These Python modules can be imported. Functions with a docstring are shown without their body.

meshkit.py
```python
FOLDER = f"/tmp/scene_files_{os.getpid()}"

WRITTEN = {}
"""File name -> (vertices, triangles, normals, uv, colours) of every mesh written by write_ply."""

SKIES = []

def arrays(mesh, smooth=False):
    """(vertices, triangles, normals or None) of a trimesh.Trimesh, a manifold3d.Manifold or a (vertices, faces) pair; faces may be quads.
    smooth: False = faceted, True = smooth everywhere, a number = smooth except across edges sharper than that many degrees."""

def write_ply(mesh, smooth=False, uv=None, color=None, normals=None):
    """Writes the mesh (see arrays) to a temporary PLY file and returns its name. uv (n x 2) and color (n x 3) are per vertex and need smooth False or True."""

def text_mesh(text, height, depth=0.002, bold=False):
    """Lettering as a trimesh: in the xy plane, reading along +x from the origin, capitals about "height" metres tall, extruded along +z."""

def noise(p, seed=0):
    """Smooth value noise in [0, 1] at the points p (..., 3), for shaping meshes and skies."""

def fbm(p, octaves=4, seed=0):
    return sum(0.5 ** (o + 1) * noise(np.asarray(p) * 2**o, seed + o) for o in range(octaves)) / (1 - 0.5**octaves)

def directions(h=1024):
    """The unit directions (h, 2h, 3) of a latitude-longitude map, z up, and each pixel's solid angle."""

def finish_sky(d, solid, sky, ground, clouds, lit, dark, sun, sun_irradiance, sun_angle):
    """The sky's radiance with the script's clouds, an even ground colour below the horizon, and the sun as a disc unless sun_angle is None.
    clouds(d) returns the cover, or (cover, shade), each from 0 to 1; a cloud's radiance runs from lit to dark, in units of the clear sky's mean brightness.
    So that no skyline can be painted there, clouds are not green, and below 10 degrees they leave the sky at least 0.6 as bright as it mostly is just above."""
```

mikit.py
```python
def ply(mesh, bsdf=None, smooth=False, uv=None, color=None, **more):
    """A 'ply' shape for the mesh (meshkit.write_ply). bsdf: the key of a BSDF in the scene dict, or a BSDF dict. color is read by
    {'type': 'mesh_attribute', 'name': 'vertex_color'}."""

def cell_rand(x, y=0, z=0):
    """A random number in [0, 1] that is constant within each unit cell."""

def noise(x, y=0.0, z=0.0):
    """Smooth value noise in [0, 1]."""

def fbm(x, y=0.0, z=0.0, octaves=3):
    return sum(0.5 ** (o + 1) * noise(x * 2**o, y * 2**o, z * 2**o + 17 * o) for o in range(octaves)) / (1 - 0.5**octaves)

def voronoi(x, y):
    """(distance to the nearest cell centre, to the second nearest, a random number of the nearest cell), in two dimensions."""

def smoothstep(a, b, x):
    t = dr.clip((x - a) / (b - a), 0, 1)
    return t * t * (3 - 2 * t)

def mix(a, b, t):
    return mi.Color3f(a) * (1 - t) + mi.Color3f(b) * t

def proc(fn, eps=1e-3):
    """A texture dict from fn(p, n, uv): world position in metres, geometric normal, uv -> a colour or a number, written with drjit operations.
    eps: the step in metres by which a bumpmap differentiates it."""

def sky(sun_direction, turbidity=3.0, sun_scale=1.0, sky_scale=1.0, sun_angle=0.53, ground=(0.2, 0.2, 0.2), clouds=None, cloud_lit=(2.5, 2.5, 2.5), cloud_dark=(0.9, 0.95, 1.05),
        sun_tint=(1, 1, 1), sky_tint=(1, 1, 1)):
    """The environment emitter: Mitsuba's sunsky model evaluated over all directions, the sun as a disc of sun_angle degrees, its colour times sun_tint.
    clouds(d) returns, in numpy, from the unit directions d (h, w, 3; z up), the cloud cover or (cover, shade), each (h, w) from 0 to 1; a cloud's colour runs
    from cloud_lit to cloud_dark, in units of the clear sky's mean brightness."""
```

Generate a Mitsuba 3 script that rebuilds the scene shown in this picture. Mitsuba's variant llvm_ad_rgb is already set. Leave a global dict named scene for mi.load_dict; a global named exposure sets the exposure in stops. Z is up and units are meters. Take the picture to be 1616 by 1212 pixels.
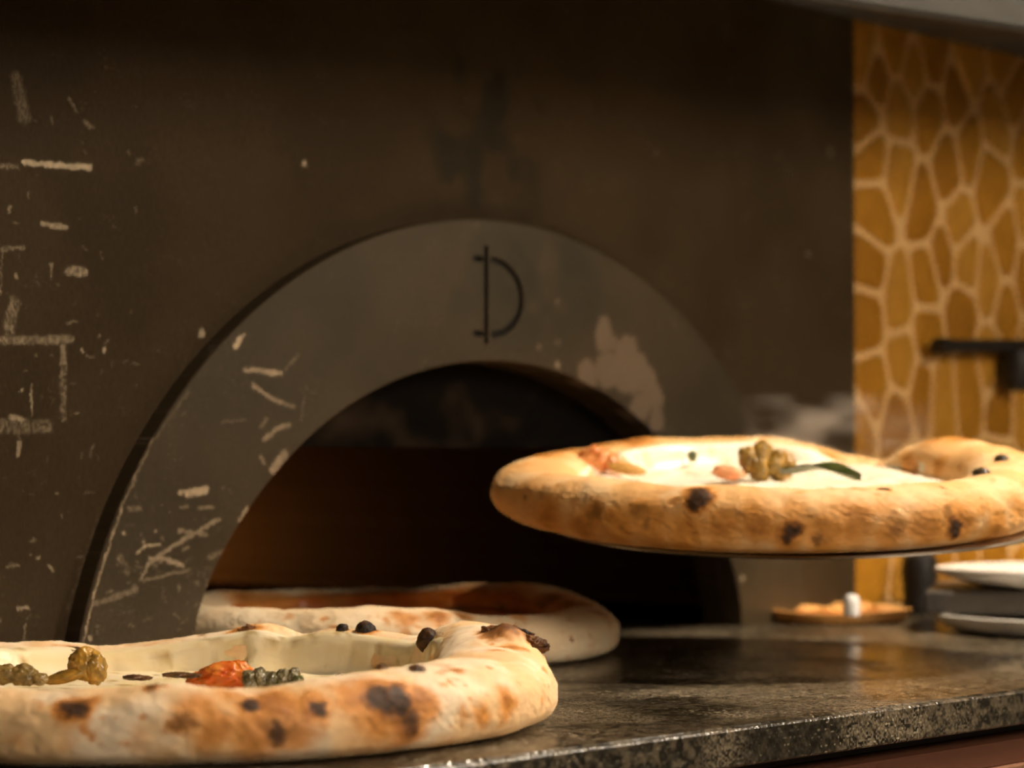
import math
import numpy as np
import trimesh
import manifold3d as m3
import drjit as dr
import mitsuba as mi
import mikit
import meshkit
from mikit import noise, fbm, smoothstep, mix, proc
from shapely.geometry import Polygon, LineString, box as sbox
from shapely.ops import unary_union
from scipy.spatial import Voronoi

T = mi.ScalarTransform4f
scene, labels = {}, {}

# ------------------------------------------------------------------ camera, lights, exposure
# world: x runs along the oven front (to the right), y goes into the oven, z is up; the counter top is z = 0, the oven's front panel is y = 0
YAW = math.radians(48)
RIGHT = np.array([math.cos(YAW), -math.sin(YAW), 0.0])
AHEAD = np.array([math.sin(YAW), math.cos(YAW), 0.0])
EYE = np.array([-1.13186, -1.02949, 0.112])
PITCH = math.atan(0.029)
LOOK = AHEAD * math.cos(PITCH) + np.array([0, 0, math.sin(PITCH)])
exposure = 1.32
scene['camera'] = {'type': 'thinlens', 'fov': 22.84, 'fov_axis': 'x', 'aperture_radius': 0.0050, 'focus_distance': 1.13,
                   'near_clip': 0.05, 'far_clip': 50.0,
                   'to_world': T().look_at(origin=EYE.tolist(), target=(EYE + LOOK).tolist(), up=[0, 0, 1])}
# dim light of the room
scene['room_light'] = {'type': 'constant', 'radiance': {'type': 'rgb', 'value': [0.024, 0.019, 0.014]}}
WINDOW_POWER = [6.2, 5.2, 4.05]
WINDOW_2_POWER = [1.15, 0.88, 0.55]  # unseen pane added for the sheen on the arch
WINDOW_2_AT, WINDOW_2_AIM, WINDOW_2_HALF = [1.60, -2.00, 0.74], [-0.15, 0.0, 0.15], (0.26, 0.36)
PENDANT_POWER = [125.0, 104.0, 80.0]
WINDOW_AT, WINDOW_AIM, WINDOW_HALF = [-0.28, -2.15, 0.85], [-0.1, -0.1, 0.1], (0.42, 0.30)
STEAM_AT = [0.1606, -0.1334, 0.1315]
PENDANT_AT = [0.42, -0.66, 1.05]
EMBER_POWER = [3.2, 1.0, 0.2]

# ------------------------------------------------------------------ helpers
def rgb(*v):
    return {'type': 'rgb', 'value': [float(x) for x in v]}

def principled(color, rough, spec=0.5, metal=0.0, **more):
    base = color if isinstance(color, dict) else rgb(*color)
    return {'type': 'twosided', 'bsdf': {'type': 'principled', 'base_color': base, 'roughness': rough, 'specular': spec, 'metallic': metal, **more}}

def bumped(color, rough, height, scale, spec=0.5, metal=0.0, eps=2e-4, **more):
    base = color if isinstance(color, dict) else rgb(*color)
    return {'type': 'twosided', 'bsdf': {'type': 'bumpmap', 'arbitrary': proc(height, eps), 'scale': scale,
            'bsdf': {'type': 'principled', 'base_color': base, 'roughness': rough, 'specular': spec, 'metallic': metal, **more}}}

def tag(key, label=None, category=None, group=None, kind=None):
    d = labels.setdefault(key, {})
    for a, b in (('label', label), ('category', category), ('group', group), ('kind', kind)):
        if b:
            d[a] = b

def free(key):
    if not any(k == key or k.startswith(key + '__') for k in scene):
        return key
    n = 1
    while any(k == f'{key}_{n:03d}' or k.startswith(f'{key}_{n:03d}__') for k in scene):
        n += 1
    return f'{key}_{n:03d}'

def obj(name, mesh, bsdf, parent=None, smooth=False, **more):
    key = free((parent + '__' if parent else '') + name)
    scene[key] = mikit.ply(mesh, bsdf, smooth=smooth, **more)
    return key

def cbox(x0, x1, y0, y1, z0, z1, c=0.001):
    pts = []
    for x, sx in ((x0, 1), (x1, -1)):
        for y, sy in ((y0, 1), (y1, -1)):
            for z, sz in ((z0, 1), (z1, -1)):
                pts += [(x + sx * c, y + sy * c, z), (x + sx * c, y, z + sz * c), (x, y + sy * c, z + sz * c)]
    return trimesh.convex.convex_hull(np.array(pts))

def lathe(profile, at=(0, 0, 0), sections=96):
    m = trimesh.creation.revolve(np.array(profile, float), sections=sections)
    m.apply_translation(at)
    return m

def bar(a, b, r, sections=24):
    return trimesh.creation.cylinder(radius=r, segment=[a, b], sections=sections)

def manifold(m):
    return m3.Manifold(m3.Mesh(np.asarray(m.vertices, np.float32), np.asarray(m.faces, np.uint32)))

def extrude_xz(ring, y_front, y_back, chamfer=0.0):
    """A closed outline in x and z as a plate between y_front and y_back, its front edge chamfered."""
    p = np.asarray(ring, float)
    if Polygon(p).exterior.is_ccw is False:
        p = p[::-1]
    n = len(p)
    e = np.roll(p, -1, 0) - p
    e /= np.linalg.norm(e, axis=1, keepdims=True)
    nrm = np.stack([e[:, 1], -e[:, 0]], 1)
    mid = nrm + np.roll(nrm, 1, 0)
    mid /= np.maximum((mid * nrm).sum(1, keepdims=True), 0.3)
    q = p - mid * chamfer
    import mapbox_earcut
    tri = np.asarray(mapbox_earcut.triangulate_float64(p, np.array([n], np.uint32))).reshape(-1, 3)
    rings = [(q, y_front)] + ([(p, y_front + chamfer)] if chamfer else []) + [(p, y_back)]
    v = np.vstack([np.column_stack([a[:, 0], np.full(n, y), a[:, 1]]) for a, y in rings])
    i = np.arange(n)
    j = (i + 1) % n
    faces = []
    for k in range(len(rings) - 1):
        a, b = k * n, (k + 1) * n
        faces += [np.stack([a + i, b + i, b + j], 1), np.stack([a + i, b + j, a + j], 1)]
    faces += [tri, tri[:, ::-1] + (len(rings) - 1) * n]
    m = trimesh.Trimesh(v, np.vstack(faces), process=False)
    if m.volume < 0:
        m.invert()
    return m

def lump(radii, seed, rough=0.25, freq=2.0, sub=4):
    m = trimesh.creation.icosphere(subdivisions=sub)
    v = np.array(m.vertices)
    d = 1 + rough * (meshkit.fbm(v * freq + 10 + seed * 3.1, 4, seed) - 0.5) * 2
    return trimesh.Trimesh(v * d[:, None] * np.asarray(radii), m.faces, process=False)

# ------------------------------------------------------------------ materials
MARKS_PANEL = [(-0.3594, 0.3015, -0.3542, 0.2826, 0.0044, 0.22, 0.8),
 (-0.354, 0.2597, -0.3375, 0.2601, 0.0016, 0.85, 0.1),
 (-0.3375, 0.2601, -0.3128, 0.2609, 0.0017, 0.85, 0.1),
 (-0.3672, 0.2572, -0.3579, 0.2574, 0.0014, 0.35, 0.8),
 (-0.3424, 0.2299, -0.328, 0.2293, 0.0015, 0.8, 0.5),
 (-0.3669, 0.2159, -0.3537, 0.2173, 0.0011, 0.4, 0.8),
 (-0.3263, 0.2074, -0.3157, 0.2067, 0.0028, 0.75, 0.9),
 (-0.3371, 0.2103, -0.3371, 0.2033, 0.0007, 0.5, 0.3),
 (-0.3587, 0.2024, -0.3587, 0.2024, 0.0015, 0.6, 0.2),
 (-0.3598, 0.1891, -0.3624, 0.1763, 0.004, 0.4, 1.0),
 (-0.3681, 0.1701, -0.324, 0.1723, 0.0025, 0.45, 0.7),
 (-0.3265, 0.1809, -0.3201, 0.1812, 0.0007, 0.3, 0.5),
 (-0.3256, 0.2952, -0.3207, 0.2882, 0.0009, 0.3, 0.6),
 (-0.3154, 0.2839, -0.3113, 0.282, 0.0015, 0.45, 0.8),
 (-0.3289, 0.1679, -0.3288, 0.1625, 0.0018, 0.4, 0.3),
 (-0.2366, 0.1787, -0.2366, 0.1787, 0.0029, 0.75, 0.0),
 (-0.3677, 0.2149, -0.3675, 0.1928, 0.0004, 0.4, 0.5),
 (-0.3167, 0.1667, -0.3167, 0.1667, 0.0009, 0.6, 0.0),
 (-0.3019, 0.1685, -0.3023, 0.1662, 0.0009, 0.6, 0.0),
 (-0.3057, 0.1742, -0.3057, 0.1742, 0.0007, 0.4, 0.0),
 (-0.3628, 0.237, -0.3628, 0.2339, 0.0007, 0.4, 0.0),
 (-0.3368, 0.2843, -0.3368, 0.2814, 0.0006, 0.25, 0.0),
 (-0.3289, 0.1692, -0.3286, 0.1319, 0.002, 0.42, 0.9),
 (-0.3486, 0.1485, -0.3481, 0.1339, 0.0007, 0.6, 0.4),
 (-0.3617, 0.1322, -0.3539, 0.131, 0.0015, 0.7, 0.5),
 (-0.3678, 0.1277, -0.3386, 0.128, 0.004, 0.3, 0.9),
 (-0.3562, 0.119, -0.3565, 0.1126, 0.0013, 0.5, 0.2),
 (-0.3548, 0.1456, -0.3548, 0.1456, 0.0011, 0.7, 0.0),
 (-0.3163, 0.1664, -0.3163, 0.1664, 0.0009, 0.5, 0.0),
 (-0.3198, 0.1349, -0.3198, 0.1349, 0.0007, 0.5, 0.0),
 (-0.3469, 0.071, -0.3469, 0.071, 0.0011, 0.4, 0.3),
 (-0.3437, 0.0618, -0.3437, 0.0618, 0.0013, 0.55, 0.3),
 (-0.3373, 0.0577, -0.3341, 0.0551, 0.0007, 0.3, 0.0),
 (-0.3564, 0.0366, -0.3494, 0.0372, 0.0011, 0.5, 0.3),
 (-0.3517, 0.0288, -0.3524, 0.0213, 0.0005, 0.3, 0.3),
 (-0.3295, 0.0822, -0.3295, 0.0822, 0.0007, 0.5, 0.3),
 (-0.3324, 0.0937, -0.3324, 0.0937, 0.0007, 0.4, 0.3),
 (-0.3627, 0.0582, -0.3565, 0.058, 0.0007, 0.25, 0.5),
 (-0.1613, 0.276, -0.1613, 0.276, 0.0022, 0.75, 0.0),
 (0.1512, 0.3104, 0.1512, 0.3104, 0.0024, 0.15, 0.0),
 (0.3206, 0.2546, 0.3206, 0.2546, 0.0025, 0.15, 0.0),
 (0.1739, 0.1427, 0.1739, 0.1427, 0.0024, 0.3, 0.0),
 (0.348, 0.3281, 0.348, 0.3281, 0.0041, 0.12, 0.3),
 (-0.3039, 0.0817, -0.324, 0.0355, 0.0026, 0.1, 0.9),
 (-0.3082, 0.1192, -0.3123, 0.1126, 0.0006, 0.2, 0.3),
 (-0.361, 0.2291, -0.3572, 0.2294, 0.0004, 0.25, 0.5),
 (-0.3534, 0.0954, -0.3529, 0.0954, 0.0005, 0.24, 0.5),
 (-0.3142, 0.0941, -0.3096, 0.0941, 0.0005, 0.2, 0.5),
 (-0.367, 0.0319, -0.367, 0.0308, 0.0006, 0.28, 0.5),
 (-0.3249, 0.0846, -0.3249, 0.0845, 0.0003, 0.3, 0.5),
 (-0.2821, 0.2429, -0.2821, 0.2404, 0.0006, 0.32, 0.5),
 (-0.3479, 0.0697, -0.3448, 0.0696, 0.0004, 0.33, 0.5),
 (-0.2874, 0.272, -0.2858, 0.2691, 0.0005, 0.16, 0.5),
 (-0.3045, 0.2177, -0.3044, 0.2143, 0.0004, 0.29, 0.5),
 (-0.3511, 0.2452, -0.3511, 0.2423, 0.0005, 0.38, 0.5),
 (-0.3491, 0.064, -0.3498, 0.0639, 0.0005, 0.39, 0.5),
 (-0.3635, 0.1934, -0.3635, 0.1931, 0.0003, 0.36, 0.5),
 (-0.3572, 0.2133, -0.3571, 0.2113, 0.0005, 0.18, 0.5),
 (-0.3182, 0.1029, -0.3183, 0.1028, 0.0004, 0.29, 0.5),
 (-0.3066, 0.113, -0.3068, 0.111, 0.0005, 0.16, 0.5),
 (-0.3245, 0.1494, -0.3207, 0.1495, 0.0003, 0.27, 0.5),
 (-0.3493, 0.0936, -0.3475, 0.0936, 0.0004, 0.22, 0.5),
 (-0.3368, 0.1643, -0.3368, 0.1639, 0.0006, 0.28, 0.5),
 (-0.3454, 0.1637, -0.3454, 0.1624, 0.0004, 0.29, 0.5),
 (-0.3157, 0.2689, -0.3157, 0.2672, 0.0005, 0.14, 0.5),
 (-0.353, 0.1552, -0.3511, 0.1553, 0.0003, 0.38, 0.5),
 (-0.3469, 0.2545, -0.3456, 0.2546, 0.0004, 0.27, 0.5),
 (-0.2817, 0.2659, -0.2796, 0.2661, 0.0007, 0.16, 0.5),
 (-0.3186, 0.0549, -0.3187, 0.0547, 0.0003, 0.33, 0.5),
 (-0.281, 0.1498, -0.2809, 0.1498, 0.0006, 0.19, 0.5),
 (-0.307, 0.1861, -0.307, 0.1851, 0.0004, 0.22, 0.5),
 (-0.2977, 0.1615, -0.2977, 0.1584, 0.0005, 0.36, 0.5),
 (-0.3159, 0.0319, -0.3159, 0.0319, 0.0006, 0.31, 0.5),
 (-0.3168, 0.1145, -0.3168, 0.1111, 0.0005, 0.31, 0.5),
 (-0.3387, 0.113, -0.3387, 0.1106, 0.0005, 0.13, 0.5),
 (-0.3187, 0.0613, -0.3156, 0.0613, 0.0004, 0.32, 0.5),
 (-0.3605, 0.0602, -0.3604, 0.0569, 0.0003, 0.15, 0.5),
 (-0.2855, 0.1882, -0.2849, 0.1872, 0.0003, 0.26, 0.5),
 (-0.3074, 0.0988, -0.3074, 0.0987, 0.0004, 0.24, 0.5),
 (-0.3173, 0.2202, -0.3138, 0.2184, 0.0003, 0.29, 0.5),
 (-0.3558, 0.1249, -0.3558, 0.1215, 0.0004, 0.32, 0.5),
 (-0.3004, 0.1736, -0.3017, 0.1713, 0.0005, 0.28, 0.5),
 (-0.3042, 0.1567, -0.3042, 0.1554, 0.0006, 0.17, 0.5),
 (-0.3558, 0.2903, -0.3597, 0.2893, 0.0004, 0.18, 0.5),
 (-0.3134, 0.1638, -0.3094, 0.1639, 0.0006, 0.25, 0.5),
 (-0.2837, 0.1608, -0.2806, 0.1609, 0.0005, 0.38, 0.5),
 (-0.2846, 0.2951, -0.2812, 0.2954, 0.0003, 0.16, 0.5),
 (-0.321, 0.1915, -0.323, 0.1902, 0.0003, 0.18, 0.5),
 (-0.2879, 0.1623, -0.2902, 0.1604, 0.0005, 0.33, 0.5),
 (-0.319, 0.2341, -0.3199, 0.2339, 0.0005, 0.37, 0.5),
 (-0.3482, 0.2812, -0.3463, 0.2814, 0.0004, 0.24, 0.5),
 (-0.2812, 0.2678, -0.2764, 0.2677, 0.0004, 0.32, 0.5),
 (-0.3679, 0.1723, -0.3688, 0.1698, 0.0006, 0.16, 0.5)]
MARKS_PLATE = [(-0.2165, 0.159, -0.2051, 0.1589, 0.0014, 0.6, 0.1),
 (-0.2028, 0.1583, -0.1902, 0.1579, 0.0014, 0.65, 0.1),
 (-0.2101, 0.1506, -0.1985, 0.1446, 0.0014, 0.5, 0.1),
 (-0.1985, 0.1446, -0.1897, 0.1417, 0.0014, 0.5, 0.1),
 (-0.1897, 0.1417, -0.1807, 0.1401, 0.0014, 0.3, 0.1),
 (-0.2318, 0.1309, -0.2164, 0.1321, 0.0008, 0.13, 0.2),
 (-0.1845, 0.1296, -0.1929, 0.1272, 0.0016, 0.45, 0.1),
 (-0.1929, 0.1272, -0.2022, 0.1216, 0.0016, 0.45, 0.1),
 (-0.2045, 0.1288, -0.2008, 0.1333, 0.0012, 0.25, 0.3),
 (-0.2044, 0.112, -0.2017, 0.1086, 0.0012, 0.4, 0.3),
 (-0.1951, 0.1051, -0.1877, 0.1134, 0.0032, 0.6, 0.3),
 (-0.2611, 0.0938, -0.2546, 0.0937, 0.0017, 0.7, 0.3),
 (-0.2554, 0.0934, -0.2436, 0.0949, 0.0025, 0.85, 0.2),
 (-0.2611, 0.0858, -0.2558, 0.0857, 0.0008, 0.3, 0.3),
 (-0.2488, 0.0856, -0.2391, 0.0858, 0.0008, 0.4, 0.4),
 (-0.2342, 0.0794, -0.2514, 0.0723, 0.0012, 0.4, 0.15),
 (-0.2514, 0.0723, -0.2806, 0.0589, 0.0012, 0.4, 0.15),
 (-0.2806, 0.0589, -0.2877, 0.05, 0.0011, 0.4, 0.15),
 (-0.2814, 0.0596, -0.2721, 0.0593, 0.0013, 0.5, 0.3),
 (-0.2721, 0.0593, -0.2592, 0.0553, 0.0013, 0.5, 0.3),
 (-0.2619, 0.0736, -0.2435, 0.0715, 0.0015, 0.4, 0.6),
 (-0.286, 0.0486, -0.2708, 0.0514, 0.0009, 0.22, 0.3),
 (-0.2708, 0.0514, -0.2548, 0.0528, 0.0009, 0.22, 0.3),
 (-0.2903, 0.0631, -0.2861, 0.065, 0.0007, 0.65, 0.1),
 (-0.2861, 0.065, -0.284, 0.0662, 0.0007, 0.65, 0.1),
 (-0.284, 0.0662, -0.2747, 0.0663, 0.0007, 0.65, 0.1),
 (-0.2861, 0.0679, -0.2861, 0.0679, 0.0013, 0.6, 0.5),
 (-0.2777, 0.0733, -0.2777, 0.0733, 0.0011, 0.7, 0.0),
 (-0.2991, 0.0734, -0.2991, 0.0734, 0.0015, 0.6, 0.2),
 (-0.3165, 0.0382, -0.3031, 0.0409, 0.0017, 0.28, 0.6),
 (-0.3031, 0.0409, -0.291, 0.0449, 0.0017, 0.28, 0.6),
 (-0.3205, 0.0205, -0.3205, 0.0205, 0.0017, 0.5, 0.1),
 (-0.2617, 0.0438, -0.2617, 0.0438, 0.0017, 0.2, 0.3),
 (-0.2495, 0.046, -0.2495, 0.046, 0.0015, 0.2, 0.3),
 (-0.2412, 0.0591, -0.2324, 0.0622, 0.0015, 0.18, 0.6),
 (-0.2144, 0.0844, -0.2207, 0.0778, 0.0012, 0.55, 0.4),
 (-0.2229, 0.1717, -0.2198, 0.1759, 0.0018, 0.9, 0.0),
 (-0.2198, 0.1752, -0.2171, 0.1773, 0.001, 0.7, 0.0),
 (0.0399, 0.169, 0.0399, 0.169, 0.0027, 0.5, 0.0),
 (0.0223, 0.179, 0.0223, 0.179, 0.002, 0.25, 0.0),
 (0.04, 0.1826, 0.04, 0.1826, 0.002, 0.18, 0.0),
 (0.04, 0.2079, 0.04, 0.2079, 0.002, 0.12, 0.0),
 (0.2278, 0.0314, 0.2278, 0.0314, 0.0029, 0.3, 0.0),
 (-0.295, 0.086, -0.2887, 0.0856, 0.0017, 0.3, 0.8),
 (-0.3011, 0.0608, -0.2969, 0.0542, 0.0026, 0.2, 0.9),
 (-0.1775, 0.1683, -0.1869, 0.1594, 0.0005, 0.25, 0.0),
 (-0.1717, 0.1458, -0.175, 0.1318, 0.0005, 0.15, 0.0),
 (-0.3249, 0.0175, -0.3166, 0.0469, 0.0006, 0.55, 0.35),
 (-0.3166, 0.0469, -0.3004, 0.0867, 0.0006, 0.55, 0.35),
 (-0.3004, 0.0867, -0.2805, 0.1205, 0.0005, 0.4, 0.4),
 (-0.2805, 0.1205, -0.2548, 0.1473, 0.0004, 0.25, 0.4),
 (-0.2606, 0.0655, -0.2606, 0.0654, 0.0005, 0.16, 0.6),
 (-0.2513, 0.0789, -0.251, 0.0789, 0.0004, 0.16, 0.6),
 (-0.2738, 0.041, -0.2709, 0.0366, 0.0004, 0.18, 0.6),
 (-0.2803, 0.087, -0.2786, 0.084, 0.0004, 0.19, 0.6),
 (-0.2508, 0.0345, -0.2502, 0.0347, 0.0007, 0.22, 0.6),
 (-0.26, 0.0637, -0.2552, 0.0652, 0.0007, 0.34, 0.6),
 (-0.272, 0.0646, -0.2708, 0.0636, 0.0004, 0.23, 0.6),
 (-0.2856, 0.0284, -0.2801, 0.0289, 0.0007, 0.13, 0.6),
 (-0.2454, 0.0796, -0.2434, 0.08, 0.0003, 0.3, 0.6),
 (-0.2921, 0.0949, -0.2902, 0.0901, 0.0004, 0.15, 0.6),
 (-0.2653, 0.0302, -0.2616, 0.0279, 0.0005, 0.34, 0.6),
 (-0.3032, 0.0576, -0.3029, 0.0573, 0.0006, 0.26, 0.6),
 (-0.2948, 0.0409, -0.2924, 0.0407, 0.0004, 0.17, 0.6),
 (-0.3072, 0.0346, -0.3066, 0.0337, 0.0005, 0.19, 0.6),
 (-0.2622, 0.022, -0.2607, 0.0222, 0.0005, 0.24, 0.6),
 (-0.2604, 0.0697, -0.2594, 0.0661, 0.0004, 0.26, 0.6),
 (-0.2924, 0.092, -0.2921, 0.0921, 0.0007, 0.19, 0.6),
 (-0.2759, 0.059, -0.2747, 0.0595, 0.0004, 0.31, 0.6),
 (-0.2732, 0.0706, -0.2725, 0.0693, 0.0006, 0.2, 0.6),
 (-0.2804, 0.0581, -0.2777, 0.0558, 0.0005, 0.33, 0.6),
 (-0.3165, 0.0265, -0.3144, 0.0273, 0.0004, 0.3, 0.6),
 (-0.2738, 0.0448, -0.2737, 0.0444, 0.0006, 0.18, 0.6),
 (-0.3131, 0.0385, -0.3128, 0.0376, 0.0003, 0.13, 0.6),
 (-0.2571, 0.0577, -0.2534, 0.0592, 0.0004, 0.28, 0.6),
 (-0.2905, 0.0702, -0.2905, 0.0702, 0.0007, 0.11, 0.6),
 (-0.2441, 0.0534, -0.2391, 0.0529, 0.0006, 0.13, 0.6),
 (-0.2898, 0.059, -0.2892, 0.0544, 0.0006, 0.19, 0.6),
 (-0.249, 0.0349, -0.247, 0.0336, 0.0004, 0.13, 0.6),
 (-0.31, 0.0432, -0.3063, 0.044, 0.0006, 0.29, 0.6),
 (-0.2944, 0.0261, -0.292, 0.0253, 0.0006, 0.3, 0.6),
 (-0.2736, 0.0874, -0.2732, 0.0874, 0.0006, 0.33, 0.6),
 (-0.3162, 0.0243, -0.316, 0.0222, 0.0005, 0.19, 0.6),
 (-0.2566, 0.0363, -0.2558, 0.0358, 0.0004, 0.15, 0.6),
 (-0.2915, 0.0566, -0.2863, 0.0553, 0.0004, 0.26, 0.6),
 (-0.2977, 0.0768, -0.2911, 0.0775, 0.0003, 0.22, 0.6),
 (-0.2316, 0.0955, -0.2311, 0.0957, 0.0008, 0.23, 0.6),
 (-0.2601, 0.0253, -0.2558, 0.0271, 0.0006, 0.12, 0.6),
 (-0.2272, 0.0949, -0.2264, 0.0934, 0.0005, 0.3, 0.6),
 (-0.243, 0.0467, -0.2425, 0.0442, 0.0007, 0.25, 0.6),
 (-0.2779, 0.058, -0.2735, 0.0583, 0.0005, 0.26, 0.6),
 (-0.2876, 0.0732, -0.2875, 0.0727, 0.0007, 0.31, 0.6),
 (-0.2721, 0.0427, -0.2721, 0.0424, 0.0005, 0.27, 0.6),
 (-0.2398, 0.0866, -0.2399, 0.0858, 0.0006, 0.23, 0.6),
 (-0.2966, 0.0476, -0.2936, 0.0485, 0.0004, 0.17, 0.6),
 (-0.2679, 0.0836, -0.2676, 0.0838, 0.0004, 0.35, 0.6)]
# each mark: (x0, z0, x1, z1, half width, strength, brokenness) in metres on the steel: chipped paint and scratches

def marks_mask(x, z, marks):
    n1 = noise(x * 900, z * 900, 3.0)
    n2 = noise(x * 2600, z * 700, 9.0)
    n3 = noise(x * 420, z * 300, 6.0)
    wx = x + (n1 - 0.5) * 0.0014 + (n3 - 0.5) * 0.0014
    wz = z + (n2 - 0.5) * 0.0014 + (noise(x * 350, z * 420, 1.0) - 0.5) * 0.0014
    total = mi.Float(0)
    for x0, z0, x1, z1, w, s, b in marks:
        ex, ez = x1 - x0, z1 - z0
        t = dr.clip(((wx - x0) * ex + (wz - z0) * ez) / max(ex * ex + ez * ez, 1e-12), 0, 1)
        d = dr.sqrt(dr.square(wx - x0 - t * ex) + dr.square(wz - z0 - t * ez))
        total = dr.maximum(total, s * (1 - smoothstep(w * 0.55, w * 1.15, d)) * (1 - b + b * smoothstep(0.42, 0.66, n2)) * (0.7 + 0.5 * n3))
    return total

def panel_color(p, n, uv):
    x, z = mi.Float(p.x), mi.Float(p.z)
    a = fbm(x * 14, z * 14, 2.0)
    g = noise(x * 1500, z * 500, 5.0)
    base = mix((0.040, 0.025, 0.0110), (0.051, 0.032, 0.0145), smoothstep(0.3, 0.7, a))
    base = base * (0.88 + 0.24 * g)
    # soot smudges that rose from the mouth above the crown of the arch
    sx = (x + 0.01 + 0.05 * (fbm(x * 30, z * 30, 7.0) - 0.5)) / 0.055
    soot = (1 - smoothstep(0.5, 1.2, dr.sqrt(dr.square(sx) + dr.square((z - 0.30) / 0.075)))) * smoothstep(0.35, 0.6, fbm(x * 45, z * 45, 4.0))
    base = mix(base, (0.018, 0.016, 0.009), 0.75 * soot)
    # fine specks of dust and flour on the painted steel
    speck = smoothstep(0.80, 0.9, noise(x * 1100, z * 1100, 1.0)) * smoothstep(0.62, 0.85, fbm(x * 60, z * 60, 8.0))
    base = mix(base, (0.22, 0.17, 0.11), 0.5 * speck)
    return mix(base, (0.62, 0.50, 0.34), marks_mask(x, z, MARKS_PANEL))

STAIN = [(0.0853, 0.1881, 0.0105),
 (0.104, 0.1816, 0.0125),
 (0.1071, 0.1669, 0.0154),
 (0.1198, 0.1712, 0.0077),
 (0.1262, 0.1613, 0.0107),
 (0.1359, 0.1493, 0.0097),
 (0.1391, 0.1372, 0.0078),
 (0.1198, 0.145, 0.0126),
 (0.0884, 0.1684, 0.0124),
 (0.07, 0.1659, 0.0104)]

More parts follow.
